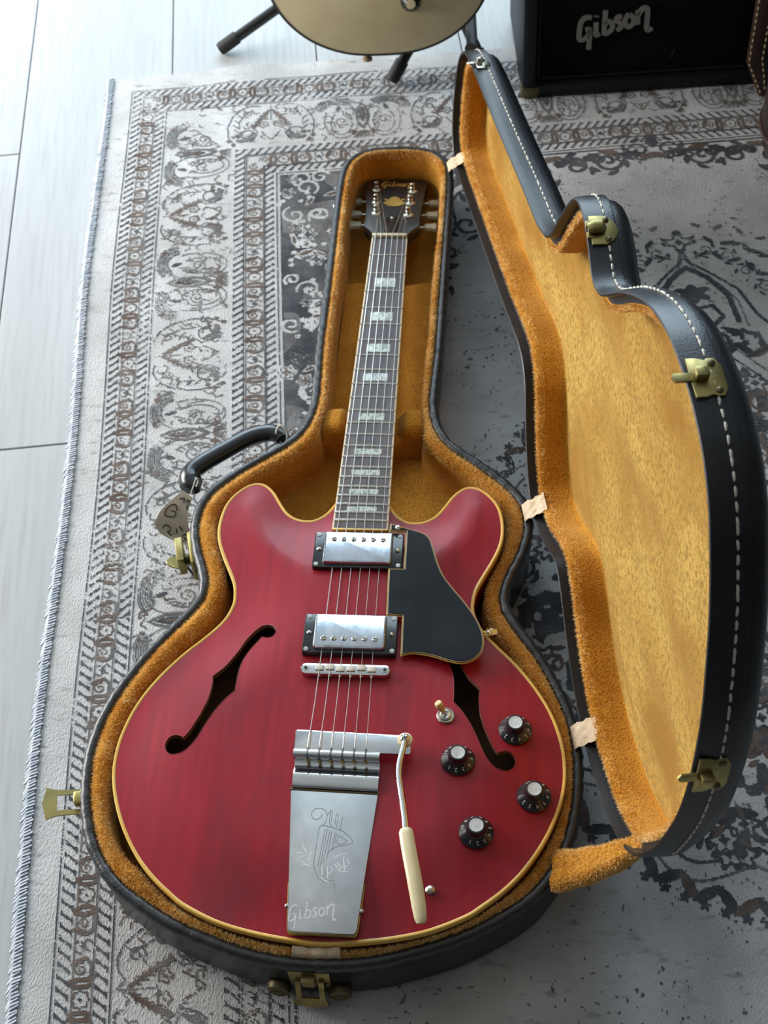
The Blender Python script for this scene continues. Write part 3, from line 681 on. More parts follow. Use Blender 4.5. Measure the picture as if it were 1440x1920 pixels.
# hinge line and the lid that swings about it
HA = np.array([.0792, .7638, RZ]); HB = np.array([.2255, -.0547, RZ]); hx = (HB-HA)/np.linalg.norm(HB-HA)
hl = np.cross(hx, [0, 0, 1.0]); hl = hl if hl[0] < 0 else -hl
def lid3(XY, h):
    """tray-plane point (x, y) and depth h into the lid, carried to the open lid; the old lid is twisted a little along its length"""
    XY = np.asarray(XY, dtype=float); q = np.column_stack([XY, np.full(len(XY), RZ)])-HA
    s = q @ hx; d = q @ hl
    b = np.radians(np.interp(XY[:, 1], [-.3, .11, .21, .335, .57, .82], [95.2, 95.7, 96.9, 98.8, 97.8, 97.2]))
    L2 = np.cos(b)[:, None]*hl+np.sin(b)[:, None]*np.array([0, 0, 1.0]); N2 = -np.sin(b)[:, None]*hl+np.cos(b)[:, None]*np.array([0, 0, 1.0])
    h = np.full(len(XY), h) if np.isscalar(h) else h
    return HA+np.outer(s, hx)+d[:, None]*L2+N2*h[:, None]
def lring(o, h): return lid3(OUT+ON*(np.asarray(o)[:, None] if np.ndim(o) else o), h)
prof = [(.0085, .007), (.0030, .006), (.0022, -.0034), (.0008, -.0042), (-.0008, -.0036), (-.0016, 0), (-.0022, .006), (-.0026, .0138), (-.0030, .0205), (-.0027, .0224), (-.0018, .0230), (.0012, .0226), (.0014, .027), (.0028, .0325), (.006, .037), (.011, .0400), (.020, .0420), (.036, .0440)]
rings = [lring(o, h) for o, h in prof]
V, F = loft(rings)
Vb, Fb = fill((OUT+ON*.036)[::2], (), 0.02)
db = dist_to(Vb, OUT); back = lid3(Vb, .0440+.010*np.clip((db-.036)/.06, 0, 1)**0.7)
V2 = np.vstack([V, back]); F2 = F+[tuple(int(i)+len(V) for i in f) for f in Fb]
lid = mk('lid_shell', V2, F2, M['leather'], case)
lp = [(.0030, .0062), (.0060, .0066), (.0100, .0069)]
V, F = loft([lring(o, h) for o, h in lp]); mk('lid_inner_lip', V, F, M['lip'], lid)
lump2 = np.interp(np.arange(NO), np.linspace(0, NO, 60), rng.random(60))
lrs = [lring(.0085, .0075), lring(.0100, .0056), lring(.0120+.0015*lump2, .0054), lring(.0140+.002*lump2, .0075), lring(.0150+.002*lump2, .014), lring(.0150+.0022*lump2, .025), lring(.0145+.001*lump2, .0345), lring(.0175, .0372)]
V, F = loft(lrs); mk('lid_wall_lining', V, F, M['plush_wall'], lid, ang=80)
Vf, Ff = fill((OUT+ON*.0160)[::2], (), 0.009)
dn = dist_to(Vf, OUT+ON*.016)
def fold(x, y): return .0012*np.sin(x*38+y*9)+.0010*np.sin(x*95-y*13+1.3)+.0008*np.sin(x*21+y*55)
mk('lid_floor_lining', lid3(Vf, .0370-.0016*np.clip(dn/.03, 0, 1)+fold(Vf[:, 0], Vf[:, 1])*np.clip(dn/.02, 0, 1)), Ff, M['plush_pale'], lid, ang=80)

# outline lookups
def near(x, y): return int(np.argmin(((OUT-np.array([x, y]))**2).sum(1)))
def lid_frame(i, h, o=-.0024):
    """x along the rim, y into the lid's depth, z outwards"""
    P = OUT[[i-3, i, (i+3) % NO]]+ON[[i-3, i, (i+3) % NO]]*o
    A3 = lid3(P, h); y = lid3(P[1:2], h+.01)[0]-A3[1]; y /= np.linalg.norm(y)
    x = A3[2]-A3[0]; x /= np.linalg.norm(x); z = np.cross(x, y); Bq = lid3(OUT[i:i+1]-ON[i:i+1]*.01, h)[0]-A3[1]
    if z @ Bq < 0: x = -x; z = np.cross(x, y)
    return frame(A3[1], x, y, z)
def tray_frame(i, z, o=.003):
    """x along the rim, y up, z outwards"""
    p = OUT[i]+ON[i]*o; zz = np.array([-ON[i][0], -ON[i][1], 0]); y = np.array([0, 0, 1.0]); x = np.cross(y, zz)
    return frame((p[0], p[1], z), x, y, zz)
# white saddle stitches along the free side of the lid
sm = MB().tube([(-.0034, 0, -.0006), (-.0022, 0, .0004), (0, 0, .0007), (.0022, 0, .0004), (.0034, 0, -.0006)], [.0006, .00095, .0011, .00095, .0006], 6)
seglen = np.linalg.norm(np.roll(OUT, -1, 0)-OUT, axis=1); cum = np.r_[0, np.cumsum(seglen)]
iA, iB = near(.13, -.254), near(.03, .811)
pos = cum[iA]; end = cum[-1]+cum[iB]; st0 = None
while pos < end:
    i = int(np.searchsorted(cum, pos % cum[-1])) % NO
    Mx = lid_frame(i, .0138, -.0026)
    if st0 is None: st0 = sm.build('stitch', M['stitch'], lid); o = st0
    else: o = link(bpy.data.objects.new('stitch', st0.data), lid)
    o.matrix_basis = Mx @ RZ_(random.uniform(-.09, .09)) ; pos += .0088

# latches
def plate_round():
    a = np.radians(np.linspace(-72, 72, 15)); arcp = [(.0215*math.sin(t), .002+.0215*math.cos(t)) for t in a]
    return arcp+[(.0205, -.0055), (-.0205, -.0055)]
def plate_square():
    return [(-.021, -.006), (.021, -.006), (.021, .003), (.0185, .009), (.0205, .013), (.0205, .018), (.012, .0225), (-.012, .0225), (-.0205, .018), (-.0205, .013), (-.0185, .009), (-.021, .003)]
def lid_latch(x, y, kind, label):
    i = near(x, y); Mx = lid_frame(i, .0035)
    mat_ = M['nickel_pale'] if kind == 'small' else M['brass']
    sc = .62 if kind == 'small' else .82; S_ = Matrix.Diagonal((sc, sc, 1, 1))
    p = MB().prism(plate_round() if kind != 'square' else plate_square(), 0.0, .0016, .0004, Mx @ S_)
    L = p.build('latch', mat_, case); L['label'] = label
    rv = [(-.014, .012), (.014, .012)] if kind != 'square' else [(-.0150, .0145), (.0150, .0145)]
    for (rx, ry) in rv:
        MB().lathe([(.0034, 0), (.0034, .0008), (.0022, .0018), (.0004, .0021)], 14, Mx @ S_ @ TR(rx, ry, .0014)).build('rivet', M['brass_dark'], L)
    if kind == 'round':
        b = MB().tube([(0, -.008, .0030), (0, -.002, .0058), (0, .004, .0058), (0, .0085, .0022)], [.0072, .0080, .0076, .006], 14, Mx @ S_, flat=.62, up=(0, 0, 1))
    else:
        b = MB().box((0, .002, .0050), (.0105, .0115, .0078), .0016, Mx @ S_)
    b.build('catch', mat_, L)
    MB().prism([(-.0045, -.020), (0, -.0225), (.0045, -.020), (.0045, -.004), (-.0045, -.004)] if kind != 'round' else [(-.012, -.010), (-.004, -.010), (-.004, -.0082), (.004, -.0082), (.004, -.010), (.012, -.010), (.012, -.004), (-.012, -.004)],
               .0008, .0026, .0004, Mx @ S_).build('tongue', mat_, L)
    return L
lid_latch(-.073, .723, 'small', 'small pale latch near the narrow tip of the lid')
lid_latch(-.177, .157, 'round', 'brass latch with rounded plate on the upper bulge of the lid')
lid_latch(-.241, -.135, 'square', 'brass latch with square catch on the widest part of the lid')
lid_latch(-.014, -.285, 'square', 'brass latch with square catch on the lower end of the lid')
def hasp_loop(s=1.0):
    o = [(-.0125, 0), (-.0125, .016), (-.0135, .026), (-.016, .034), (0, .0375), (.016, .034), (.0135, .026), (.0125, .016), (.0125, 0)]
    i = [(.0078, 0), (.0078, .024), (-.0078, .024), (-.0078, 0)]
    return [(a*s, b*s) for a, b in o+i]
def tray_latch(x, y, z, kind, label, sc=1.0, mt='brass'):
    i = near(x, y); Mx = tray_frame(i, z) @ Matrix.Diagonal((sc, sc, sc, 1)); M_ = M; MT = M[mt]
    L = MB().box((0, -.004, .0008), (.036, .030, .0016), .0006, Mx).build('latch', MT, case); L['label'] = label
    for rx in (-.014, .014): MB().lathe([(.003, 0), (.003, .0008), (.0018, .0017), (.0003, .002)], 12, Mx @ TR(rx, -.014, .0014)).build('rivet', M['brass_dark'], L)
    MB().box((0, .003, .0050), (.012, .011, .0084), .0014, Mx).build('catch', MT, L)
    if kind == 'out':      # hasp thrown open, standing straight out from the wall
        h = Mx @ TR(0, -.003, .002) @ RX(math.radians(82))
    elif kind == 'down':   # hanging against the wall
        h = Mx @ TR(0, -.002, .004) @ RX(math.radians(166))
    else:
        h = Mx @ TR(0, -.004, .003) @ RX(math.radians(118))
    MB().prism(hasp_loop(), -.0009, .0009, 0, h).build('hasp', MT, L)
    return L
tray_latch(-.240, -.131, .064, 'out', 'brass latch thrown open beside the widest part of the guitar')
tray_latch(-.014, -.285, .054, 'down', 'dull brass latch hanging open on the tail end of the tray')
tray_latch(-.075, .706, .058, 'down', 'small pale latch beside the headstock', .62, 'nickel_pale')
# waist latch has a key lock instead of a loop
i = near(-.176, .159); Mx = tray_frame(i, .054)
L = MB().box((0, 0, .0030), (.042, .034, .0060), .0025, Mx).build('latch', M['brass'], case); L['label'] = 'brass key latch on the waist of the tray'
MB().box((0, .004, .0155), (.030, .026, .0075), .0008, Mx).build('catch', M['brass'], L)
MB().tube([(0, -.004, .005), (0, -.004, .013)], .006, 12, Mx).build('pivot', M['brass_dark'], L)
MB().lathe([(.0098, -.0009), (.0102, 0), (.0098, .0009)], 20, Mx @ TR(-.012, -.022, .022) @ RX(math.radians(70)) @ Matrix.Diagonal((.8, 1.25, 1, 1))).build('key', M['brass'], L)
MB().tube([(-.008, -.022, .016), (-.010, -.035, .012), (-.010, -.050, .008)], .0014, 6, Mx).build('key_cord', M['leather'], L)
# two brass buffers on the tail end
for bx in (-.037, .014):
    i = near(bx-.002, -.285); Mx = tray_frame(i, .026)
    f = MB().lathe([(.0105, 0), (.0112, .003), (.0100, .0068), (.0070, .0086), (.0058, .0072), (.0050, .0072), (.0040, .0088), (.0005, .0094)], 22, Mx).build('buffer_foot', M['brass_dark'], case)
# hinge tapes bridging tray and lid
for (x, y, w) in ((.0787, .766, .020), (.1749, .2047, .022), (.2245, -.0566, .024)):
    i = near(x, y); p = HA+hx*((np.array([x, y, RZ])-HA) @ hx); rows = []
    for u in np.linspace(-1, 1, 9):
        row = []
        for k in range(9):
            t = k/8.0
            if t < .5: q = p+hl*(.013*(1-t*2))+np.array([0, 0, .0018+.0085*math.sin(t*PI)])
            else:
                q = p-hl*(.0105*(t*2-1)-.001)+np.array([0, 0, .0103+.0085*(t*2-1)])
            q = q+hx*(u*w/2*(1+.05*math.sin(k*2.1+u*3)))+np.array([0, 0, .0010*math.sin(u*7+k*1.7)*(1 if 0 < k < 8 else .3)])
            row.append(q)
        rows.append(row)
    R_ = np.array(rows); top_ = R_.reshape(-1, 3); V = np.vstack([top_, top_-np.array([0, 0, .0008])]); F = []
    for a in range(8):
        for b in range(8):
            F.append((a*9+b, a*9+b+1, (a+1)*9+b+1, (a+1)*9+b)); F.append((81+a*9+b, 81+(a+1)*9+b, 81+(a+1)*9+b+1, 81+a*9+b+1))
    rim_ = [j for j in range(9)]+[9*a+8 for a in range(1, 9)]+[72+j for j in range(7, -1, -1)]+[9*a for a in range(7, 0, -1)]
    F += [(rim_[j], rim_[(j+1) % 32], 81+rim_[(j+1) % 32], 81+rim_[j]) for j in range(32)]
    mk('hinge_tape', V, F, M['tape'], case, ang=50)
    MB().tube([p+hx*(w*.5+.001)+np.array([0, 0, -.001]), p+hx*(w*.5+.012)+np.array([0, 0, -.002])], .0016, 6).build('hinge_pin', M['leather'], case)
# tape patch wrapped over the tail rim
idx = [near(x, -.29) for x in (-.022,)][0]; i0, i1 = near(.0165, -.285), near(-.026, -.285)
ids = list(range(min(i0, i1), max(i0, i1)+1)); rows = []
for k, j in enumerate(ids):
    row = []
    for (o, z) in [(.0100, RZ-.003), (.0106, RZ+.0006), (.0125, RZ+.0040), (.0175, RZ+.0052), (.0210, RZ+.0030), (.0225, RZ-.006), (.0225, RZ-.018)]:
        o2 = min(o, .0118+float(room[j])-.0006)
        z2 = z+(.0022*math.sin(k*1.3)*math.sin(k*.7+1) if 0 < k < len(ids)-1 else 0)
        p = OUT[j]+ON[j]*(o2); row.append((p[0], p[1], z2))
    rows.append(np.array(row))
V, F = loft(rows, closed=False); mk('rim_tape', V, F, M['tape'], case, ang=50)

# plush check strap between tray and lid
p0 = np.array([.197, -.189, .078]); p1 = lid3(np.array([[.180, -.207]]), .012)[0]
rows = []
for t in np.linspace(0, 1, 15):
    c = p0*(1-t)+p1*t+np.array([0, 0, -.012*math.sin(PI*t)]); w = .0165*(1-t)**.8+.0085+.001*math.sin(t*20); th = .0070+.003*math.sin(PI*t)
    ax_ = (p1-p0)/np.linalg.norm(p1-p0); sd = np.array([ax_[1], -ax_[0], 0]); sd = np.array([.35, .93, .15])*(1-t)+sd*-1*t if sd[1] < 0 else np.array([.35, .93, .15])*(1-t)+sd*t
    sd = sd-ax_*(sd @ ax_); sd /= np.linalg.norm(sd); up_ = np.cross(ax_, sd); up_ = up_ if up_[2] > 0 else -up_
    row = []
    for k in range(16):
        a = 2*PI*k/16; rx = math.copysign(abs(math.cos(a))**.7, math.cos(a)); rz = math.copysign(abs(math.sin(a))**.8, math.sin(a))
        dent = -.0022*math.exp(-((rx)/.18)**2) if rz > 0 else 0
        row.append(c+sd*w*rx*.8+up_*(th*rz+dent))
    rows.append(np.array(row))
V, F = loft(rows); F += [tuple(range(16)), tuple(range(14*16, 15*16))]
mk('check_strap', V, F, M['plush_wall'], case, ang=80); STRAP = [np.array(r_) for r_ in rows]

# carrying handle on the shoulder
hp = spline([(-.1015, .3230, .052), (-.104, .3265, .052), (-.116, .3325, .052), (-.138, .3265, .052), (-.163, .3075, .052), (-.188, .2860, .052), (-.1985, .2720, .052), (-.1965, .2590, .052), (-.1885, .2540, .052)], 44, closed=False)
rad = np.interp(np.linspace(0, 1, 44), [0, .08, .2, .5, .82, .92, 1], [.0085, .0105, .0105, .0108, .0112, .0125, .0100])
hd = MB().tube(hp, rad, 16, flat=.82, up=(0, 0, 1)).build('handle', M['handle'], case)
lipn = spline([(-.204, .283, .052), (-.2115, .268, .051), (-.2085, .2535, .051), (-.195, .2465, .051), (-.186, .252, .051), (-.194, .268, .051)], 30)
mb = MB().prism(lipn[:, :2], .046, .053, .002); mb.build('handle_flange', M['leather'], hd)
hs_ = spline([(-.2025, .279, .0536), (-.2085, .267, .0536), (-.206, .255, .0536), (-.196, .2495, .0536)], 16, closed=False)
MB().tube(hs_, .0006, 5).build('handle_stitching', M['stitch'], hd)
for (x, y) in ((-.0975, .328), (-.188, .258)):
    i = near(x, y); Mx = tray_frame(i, .050)
    MB().lathe([(.0060, 0), (.0066, .003), (.0045, .006), (.0045, .010), (.0015, .011)], 14, Mx).build('handle_post', M['nickel_pale'], hd)
tp = spline([(-.096, .324, .060), (-.104, .330, .068), (-.109, .326, .058), (-.102, .320, .046)], 20)
MB().tube(np.vstack([tp, tp[:1]]), .0016, 6).build('handle_cord', M['string_white'], hd)
def fibres(rings, count, ln, name, parent, m, wid=.0007, seed=1, wts=None):
    """short plush hairs standing on a swept strip"""
    g = np.random.default_rng(seed); R_ = np.array(rings); k, n, _ = R_.shape
    C0 = R_.mean(0)
    a = g.integers(0, k-1, count); b = g.integers(0, n, count); u = g.random(count)[:, None]; v = g.random(count)[:, None]
    p00, p01, p10, p11 = R_[a, b], R_[a, (b+1) % n], R_[a+1, b], R_[a+1, (b+1) % n]
    P = (p00*(1-u)+p10*u)*(1-v)+(p01*(1-u)+p11*u)*v
    tu = p10-p00; tv = p01-p00; nn = np.cross(tu, tv); nn /= np.linalg.norm(nn, axis=1)[:, None]+1e-12
    ref = np.array([0, 0, 1.0]) if parent is not lid else np.array([-.8, 0, .3]); nn *= np.sign(nn @ ref)[:, None]
    d = nn+g.standard_normal((count, 3))*.45; d /= np.linalg.norm(d, axis=1)[:, None]
    s = np.cross(d, g.standard_normal((count, 3))); s /= np.linalg.norm(s, axis=1)[:, None]+1e-12
    L_ = ln*(.5+g.random((count, 1)))
    VV = np.empty((count, 3, 3)); VV[:, 0] = P-s*wid/2-d*.0006; VV[:, 1] = P+s*wid/2-d*.0006; VV[:, 2] = P+d*L_
    me = bpy.data.meshes.new(name); me.vertices.add(count*3); me.vertices.foreach_set('co', VV.ravel()); me.loops.add(count*3); me.loops.foreach_set('vertex_index', np.arange(count*3, dtype=np.int32))
    me.polygons.add(count); me.polygons.foreach_set('loop_start', np.arange(0, count*3, 3, dtype=np.int32)); me.polygons.foreach_set('loop_total', np.full(count, 3, np.int32))
    me.materials.append(m); me.update(calc_edges=True); o = link(bpy.data.objects.new(name, me), parent); o['kind'] = 'stuff'; return o
fibres(STRAP, 9000, .0020, 'strap_plush_pile', case, M['pile'], .0006, 5)
fibres(TOPROLL, 70000, .0026, 'tray_plush_pile', case, M['pile'], .0006, 2)
fibres(lrs[1:5], 40000, .0026, 'lid_plush_pile', lid, M['pile'], .0006, 3)

# paper tag tied to the handle
tagt = thing('paper_tag', 'curled tan paper tag with black handwriting tied to the case handle', 'tag', (-.205, .210, .010))
g0 = np.array([[(-.197, .2290, .075), (-.186, .2225, .070)], [(-.2075, .2205, .071), (-.1895, .2170, .066)], [(-.2205, .2090, .064), (-.1915, .2080, .060)], [(-.2265, .2005, .052), (-.1915, .2015, .050)], [(-.2230, .1990, .036), (-.1915, .1975, .034)], [(-.2100, .2010, .020), (-.1915, .1940, .018)]])
def sheet(u, v):
    a = spline(g0[:, 0], 60, closed=False); b = spline(g0[:, 1], 60, closed=False); k = u*59
    i = int(min(k, 58)); t = k-i; A_ = a[i]*(1-t)+a[i+1]*t; B_ = b[i]*(1-t)+b[i+1]*t
    return A_*(1-v)+B_*v
NU, NV = 26, 8
G = np.array([[sheet(i/(NU-1), j/(NV-1)) for j in range(NV)] for i in range(NU)])
nu = np.gradient(G, axis=0); nv = np.gradient(G, axis=1); nn = np.cross(nu, nv); nn /= np.linalg.norm(nn, axis=2)[..., None]; nn *= np.sign(nn[0, 0, 2])
A_ = G.reshape(-1, 3); B_ = (G-nn*.0004).reshape(-1, 3); V = np.vstack([A_, B_]); F = []; K = NU*NV
for i in range(NU-1):
    for j in range(NV-1): F.append((i*NV+j, i*NV+j+1, (i+1)*NV+j+1, (i+1)*NV+j)); F.append((K+i*NV+j, K+(i+1)*NV+j, K+(i+1)*NV+j+1, K+i*NV+j+1))
bd = [j for j in range(NV)]+[i*NV+NV-1 for i in range(1, NU)]+[(NU-1)*NV+j for j in range(NV-2, -1, -1)]+[i*NV for i in range(NU-2, 0, -1)]
F += [(bd[j], bd[(j+1) % len(bd)], K+bd[(j+1) % len(bd)], K+bd[j]) for j in range(len(bd))]
mk('paper', V, F, M['paper'], tagt, ang=60)
def ink(path, name='handwriting'):
    P = spline(path, 18, closed=False); pts = []
    for (u, v) in P:
        p = sheet(u, v); e = 1e-2; nrm = np.cross(sheet(min(u+e, 1), v)-p, sheet(u, min(v+e, 1))-p); nrm /= np.linalg.norm(nrm)+1e-12
        nrm = nrm*(1 if nrm[2] > 0 or nrm[0] < 0 else -1); pts.append(p+nrm*.0004)
    MB().tube(pts, .0006, 5).build(name, M['ink'], tagt)
for P in ([(.30, .55), (.22, .30), (.30, .12), (.42, .22), (.40, .52), (.32, .50), (.33, .32)], [(.12, .30), (.08, .50), (.15, .60)], [(.10, .70), (.07, .85), (.14, .95)], [(.16, .85), (.22, .95)],
          [(.62, .20), (.56, .28), (.58, .42), (.66, .40), (.68, .30), (.76, .36)], [(.60, .62), (.70, .58)], [(.54, .72), (.62, .80)], [(.74, .75), (.70, .86), (.77, .95), (.82, .85), (.76, .76)], [(.84, .50), (.87, .62), (.86, .78)], [(.70, .48), (.71, .49)]): ink(P)
MB().tube(spline([(-.189, .2270, .0715), (-.186, .233, .078), (-.1835, .240, .082), (-.184, .246, .070), (-.188, .247, .060)], 16, closed=False), .0009, 6).build('tag_cord', M['string_white'], tagt)
# ------------------------------------------------------------------ the red semi-hollow guitar
gtr = thing('electric_guitar', 'cherry red semi-hollow electric guitar lying in the open case', 'guitar', (0, 0, .027))
def arch(Q):
    d = dist_to(np.asarray(Q)[:, :2], BODY); t = np.clip(d/.088, 0, 1); return .0115*(t*t*(3-2*t))**.85
def archp(x, y): return float(arch(np.array([[x, y]]))[0])
fL = [(-.0859, .0334), (-.0801, .0318), (-.0752, .0332), (-.0725, .0387), (-.075, .0446), (-.0809, .0471), (-.0879, .0456), (-.0952, .0385), (-.1012, .0294), (-.1059, .0185), (-.1116, .0078), (-.1165, -.0006), (-.1217, -.0065), (-.1277, -.0125), (-.1266, -.0217), (-.1278, -.0376), (-.13, -.0466),
      (-.133, -.0567), (-.1377, -.0679), (-.141, -.0751), (-.145, -.0807), (-.1488, -.0787), (-.1547, -.078), (-.1592, -.0807), (-.1615, -.0873), (-.1595, -.0936), (-.155, -.0975), (-.1497, -.0975), (-.1433, -.0952), (-.1374, -.0891), (-.132, -.0797), (-.127, -.0675), (-.121, -.0541), (-.1146, -.0433), (-.1092, -.0358),
      (-.1036, -.03), (-.1036, -.0186), (-.1031, -.0071), (-.1018, .0022), (-.0981, .0129), (-.0923, .0237), (-.088, .0298)]
def dense(P, corners):
    """curve through the points with the marked corners kept sharp"""
    P = list(P); n = len(P); out = []
    cs = sorted(corners)
    for a, b in zip(cs, cs[1:]+[cs[0]+n]):
        seg = [P[i % n] for i in range(a, b+1)]; m = max(3, (b-a)*3)
        out += list(spline(seg, m, closed=False)[:-1])
    return np.array(out)
FH = [dense(fL, [0, 13, 20, 35]), dense([(-x-.0006, y-.0052) for x, y in fL], [0, 13, 20, 35])]
topP = BODY+BN*.0030
Vt, Ft = fill(topP, FH, .0085)
zt_ = arch(Vt)-.0002
Vt3 = np.column_stack([Vt, zt_+GZ]); mk('body_top', Vt3, Ft, M['cherry'], gtr, ang=60)
for k, h in enumerate(FH):
    za = arch(h)-.0002+GZ
    rings = [np.column_stack([h, za]), np.column_stack([h, za-.0010]), np.column_stack([h, za-.0055])]
    V, F = loft(rings); mk('f_hole_edge', V, F, M['inner_wood'], gtr)
    hn = inward(h); rings = [np.column_stack([h-hn*.0006, za+.00025]), np.column_stack([h-hn*.0000, za+.00030]), np.column_stack([h+hn*.0001, za-.0006])]
    V, F = loft(rings); mk('f_hole_lip', V, F, M['cherry_side'], gtr)
rings = [np.column_stack([BODY+BN*o, np.full(len(BODY), z+GZ)]) for o, z in [(.0032, -.003), (.0032, -.0001), (.0022, .0004), (.0008, .0002), (0, -.0008), (0, -.0062), (.001, -.0064)]]
V, F = loft(rings); mk('body_binding', V, F, M['binding'], gtr)
rings = [np.column_stack([BODY+BN*o, np.full(len(BODY), z+GZ)]) for o, z in [(.0035, -.004), (.0008, -.0062), (.0006, -.040), (.0006, -.052), (.0016, -.0545), (.006, -.0560), (.03, -.0585), (.06, -.0600)]]
V, F = loft(rings)
# back plate closes the body; its upper side is what one sees through the sound holes
Vb, Fb = fill((BODY+BN*.06)[::3], (), .02); nV = len(V)
V = np.vstack([V, np.column_stack([Vb, np.full(len(Vb), GZ-.0600)])]); F = F+[tuple(int(i)+nV for i in f) for f in Fb]
mk('body_sides_and_back', V, F, M['cherry_side'], gtr)
Vb, Fb = fill((BODY+BN*.004)[::3], (), .03); mk('inner_back', np.column_stack([Vb, np.full(len(Vb), GZ-.050)]), Fb, M['inner_wood'], gtr)
# Gibson script, drawn as strokes in a unit box (x 0..3.6, y 0..1)
SCRIPT = [[(.78, 1.02), (.55, 1.10), (.30, .95), (.14, .55), (.06, .12), (.25, .06), (.48, .20), (.58, .48), (.40, .50)], [(.60, .50), (.50, .05), (.36, -.52)],
          [(.92, .72), (.84, .30), (.80, .10), (.98, .16)], [(.98, 1.00), (1.00, 1.04)], [(1.42, 1.18), (1.28, .60), (1.18, .10), (1.38, .08), (1.56, .26), (1.58, .52), (1.42, .62), (1.30, .50)],
          [(2.06, .66), (1.88, .70), (1.80, .54), (1.94, .38), (1.92, .16), (1.72, .08)], [(2.40, .66), (2.22, .56), (2.14, .28), (2.26, .08), (2.46, .18), (2.54, .46), (2.40, .66)],
          [(2.78, .74), (2.72, .40), (2.66, .08)], [(2.74, .50), (2.92, .72), (3.08, .78), (3.20, .72), (3.14, .36), (3.02, -.20), (3.08, -.36), (3.24, -.26)]]
def script(mb, Mx, height, width, z0=0, th=.0004):
    for P in SCRIPT:
        Q = spline(P, max(8, len(P)*5), closed=False)*height
        mb.ribbon(Q, width, z0, th, Mx)
    return mb
# paper label inside the left sound hole
lc = (-.118, -.022); MB().lathe([(.030, 0), (.030, .0006), (.0005, .0006)], 30, TR(lc[0], lc[1], GZ-.0498) @ Matrix.Diagonal((1, 1.35, 1, 1))).build('maker_label', M['label'], gtr)
lb = script(MB(), TR(lc[0]+.006, lc[1]+.022, GZ-.0491) @ RZ_(math.radians(-105)), .0085, .0017); lb.build('label_lettering', M['ink'], gtr)

# neck, fretboard, frets, inlays
SC = .62865
def fz(v): return .0157-.03445*v
def fret(nf): return SC*2**(-nf/12)
def fw(v): return (.0435+(.057-.0435)*(SC-v)/(SC-fret(22)))/2
vE = .1650
def fbz(v, u=0): return GZ+fz(v)-.0009*(u/.028)**2
vs_ = np.linspace(vE, SC-.002, 30); us_ = np.linspace(-1, 1, 7)
V = []; F = []
for v in vs_:
    hw = fw(v)-.0016
    for u in us_: V.append((u*hw, v, fbz(v, u*hw)))
n0 = len(us_)
for i in range(len(vs_)-1):
    for j in range(n0-1): F.append((i*n0+j, i*n0+j+1, (i+1)*n0+j+1, (i+1)*n0+j))
nt_ = len(V)
for v in vs_:
    hw = fw(v)-.0016
    for u in (-1, 1): V.append((u*hw, v, GZ+fz(v)-.006))
for i in range(len(vs_)-1):
    F += [(i*n0, (i+1)*n0, nt_+(i+1)*2, nt_+i*2), (i*n0+n0-1, nt_+i*2+1, nt_+(i+1)*2+1, (i+1)*n0+n0-1), (nt_+i*2, nt_+(i+1)*2, nt_+(i+1)*2+1, nt_+i*2+1)]
F += [tuple(range(n0))+(nt_+1, nt_), tuple((len(vs_)-1)*n0+j for j in range(n0))+(nt_+2*len(vs_)-1, nt_+2*len(vs_)-2)]
fb = mk('fretboard', V, F, M['rosewood'], gtr, ang=25)
for sg in (-1, 1):
    A_ = []
    for v in (vE, SC-.002):
        hw = fw(v)
        for du, dz in ((-.0016, .0002), (0, -.0001), (0, -.0062), (-.0016, -.0062)): A_.append((sg*(hw+du), v, fbz(v, hw)+dz))
    F = [(0, 1, 5, 4), (1, 2, 6, 5), (2, 3, 7, 6), (3, 0, 4, 7), (0, 3, 2, 1), (4, 5, 6, 7)]
    mk('fretboard_binding', A_, F, M['binding_neck'], gtr, smooth=False)
MB().box((0, vE-.0010, GZ+fz(vE)-.0028), (2*fw(vE), .0022, .0064), .0004).build('fretboard_end_binding', M['binding'], gtr)
for nf in range(1, 23):
    v = fret(nf); hw = fw(v)-.0006
    MB().tube([(u*hw, v, fbz(v, u*hw)+.0001) for u in np.linspace(-1, 1, 7)], .00125, 8, flat=.9).build('fret', M['fretwire'], fb)
for a, b in ((2, 3), (4, 5), (6, 7), (8, 9), (11, 12), (14, 15), (16, 17), (18, 19), (20, 21)):
    va, vb = fret(a), fret(b); vc = (va+vb)/2-.001; ln = min((va-vb)*.52, .0155); hw = fw(vc)*.545
    V = []
    for v in (vc-ln/2, vc+ln/2):
        for u in np.linspace(-hw, hw, 5): V.append((u, v, fbz(v, u)+.00022))
    for v in (vc-ln/2, vc+ln/2):
        for u in np.linspace(-hw, hw, 5): V.append((u, v, fbz(v, u)-.0006))
    F = [(j, j+1, 6+j, 5+j) for j in range(4)]+[(0, 10, 11, 1), (4, 9, 19, 14), (0, 5, 15, 10)]
    F += [(j, 10+j, 11+j, j+1) for j in range(4)]+[(5+j, 6+j, 16+j, 15+j) for j in range(4)]
    mk('block_inlay', V, F, M['pearl'], fb, ang=20)
rows = []
for v in np.linspace(.186, SC+.004, 24):
    hw = fw(min(v, SC)); dep = np.interp(v, [.186, .215, .26, SC], [.040, .030, .0175, .0150]); zt2 = GZ+fz(v)-.0055
    rows.append(np.array([(hw*math.cos(a), v, zt2-dep*math.sin(a)**.8) for a in np.linspace(0, PI, 15)]))
V, F = loft(rows, closed=False); F += [tuple(range(15)), tuple(23*15+j for j in range(15))]
V = np.array(V); mk('neck', V, F, M['cherry_side'], gtr)
nutz = GZ+fz(SC); MB().box((0, SC+.0005, nutz-.0005), (.0425, .0046, .0075), .0008).build('nut', M['nut'], gtr)
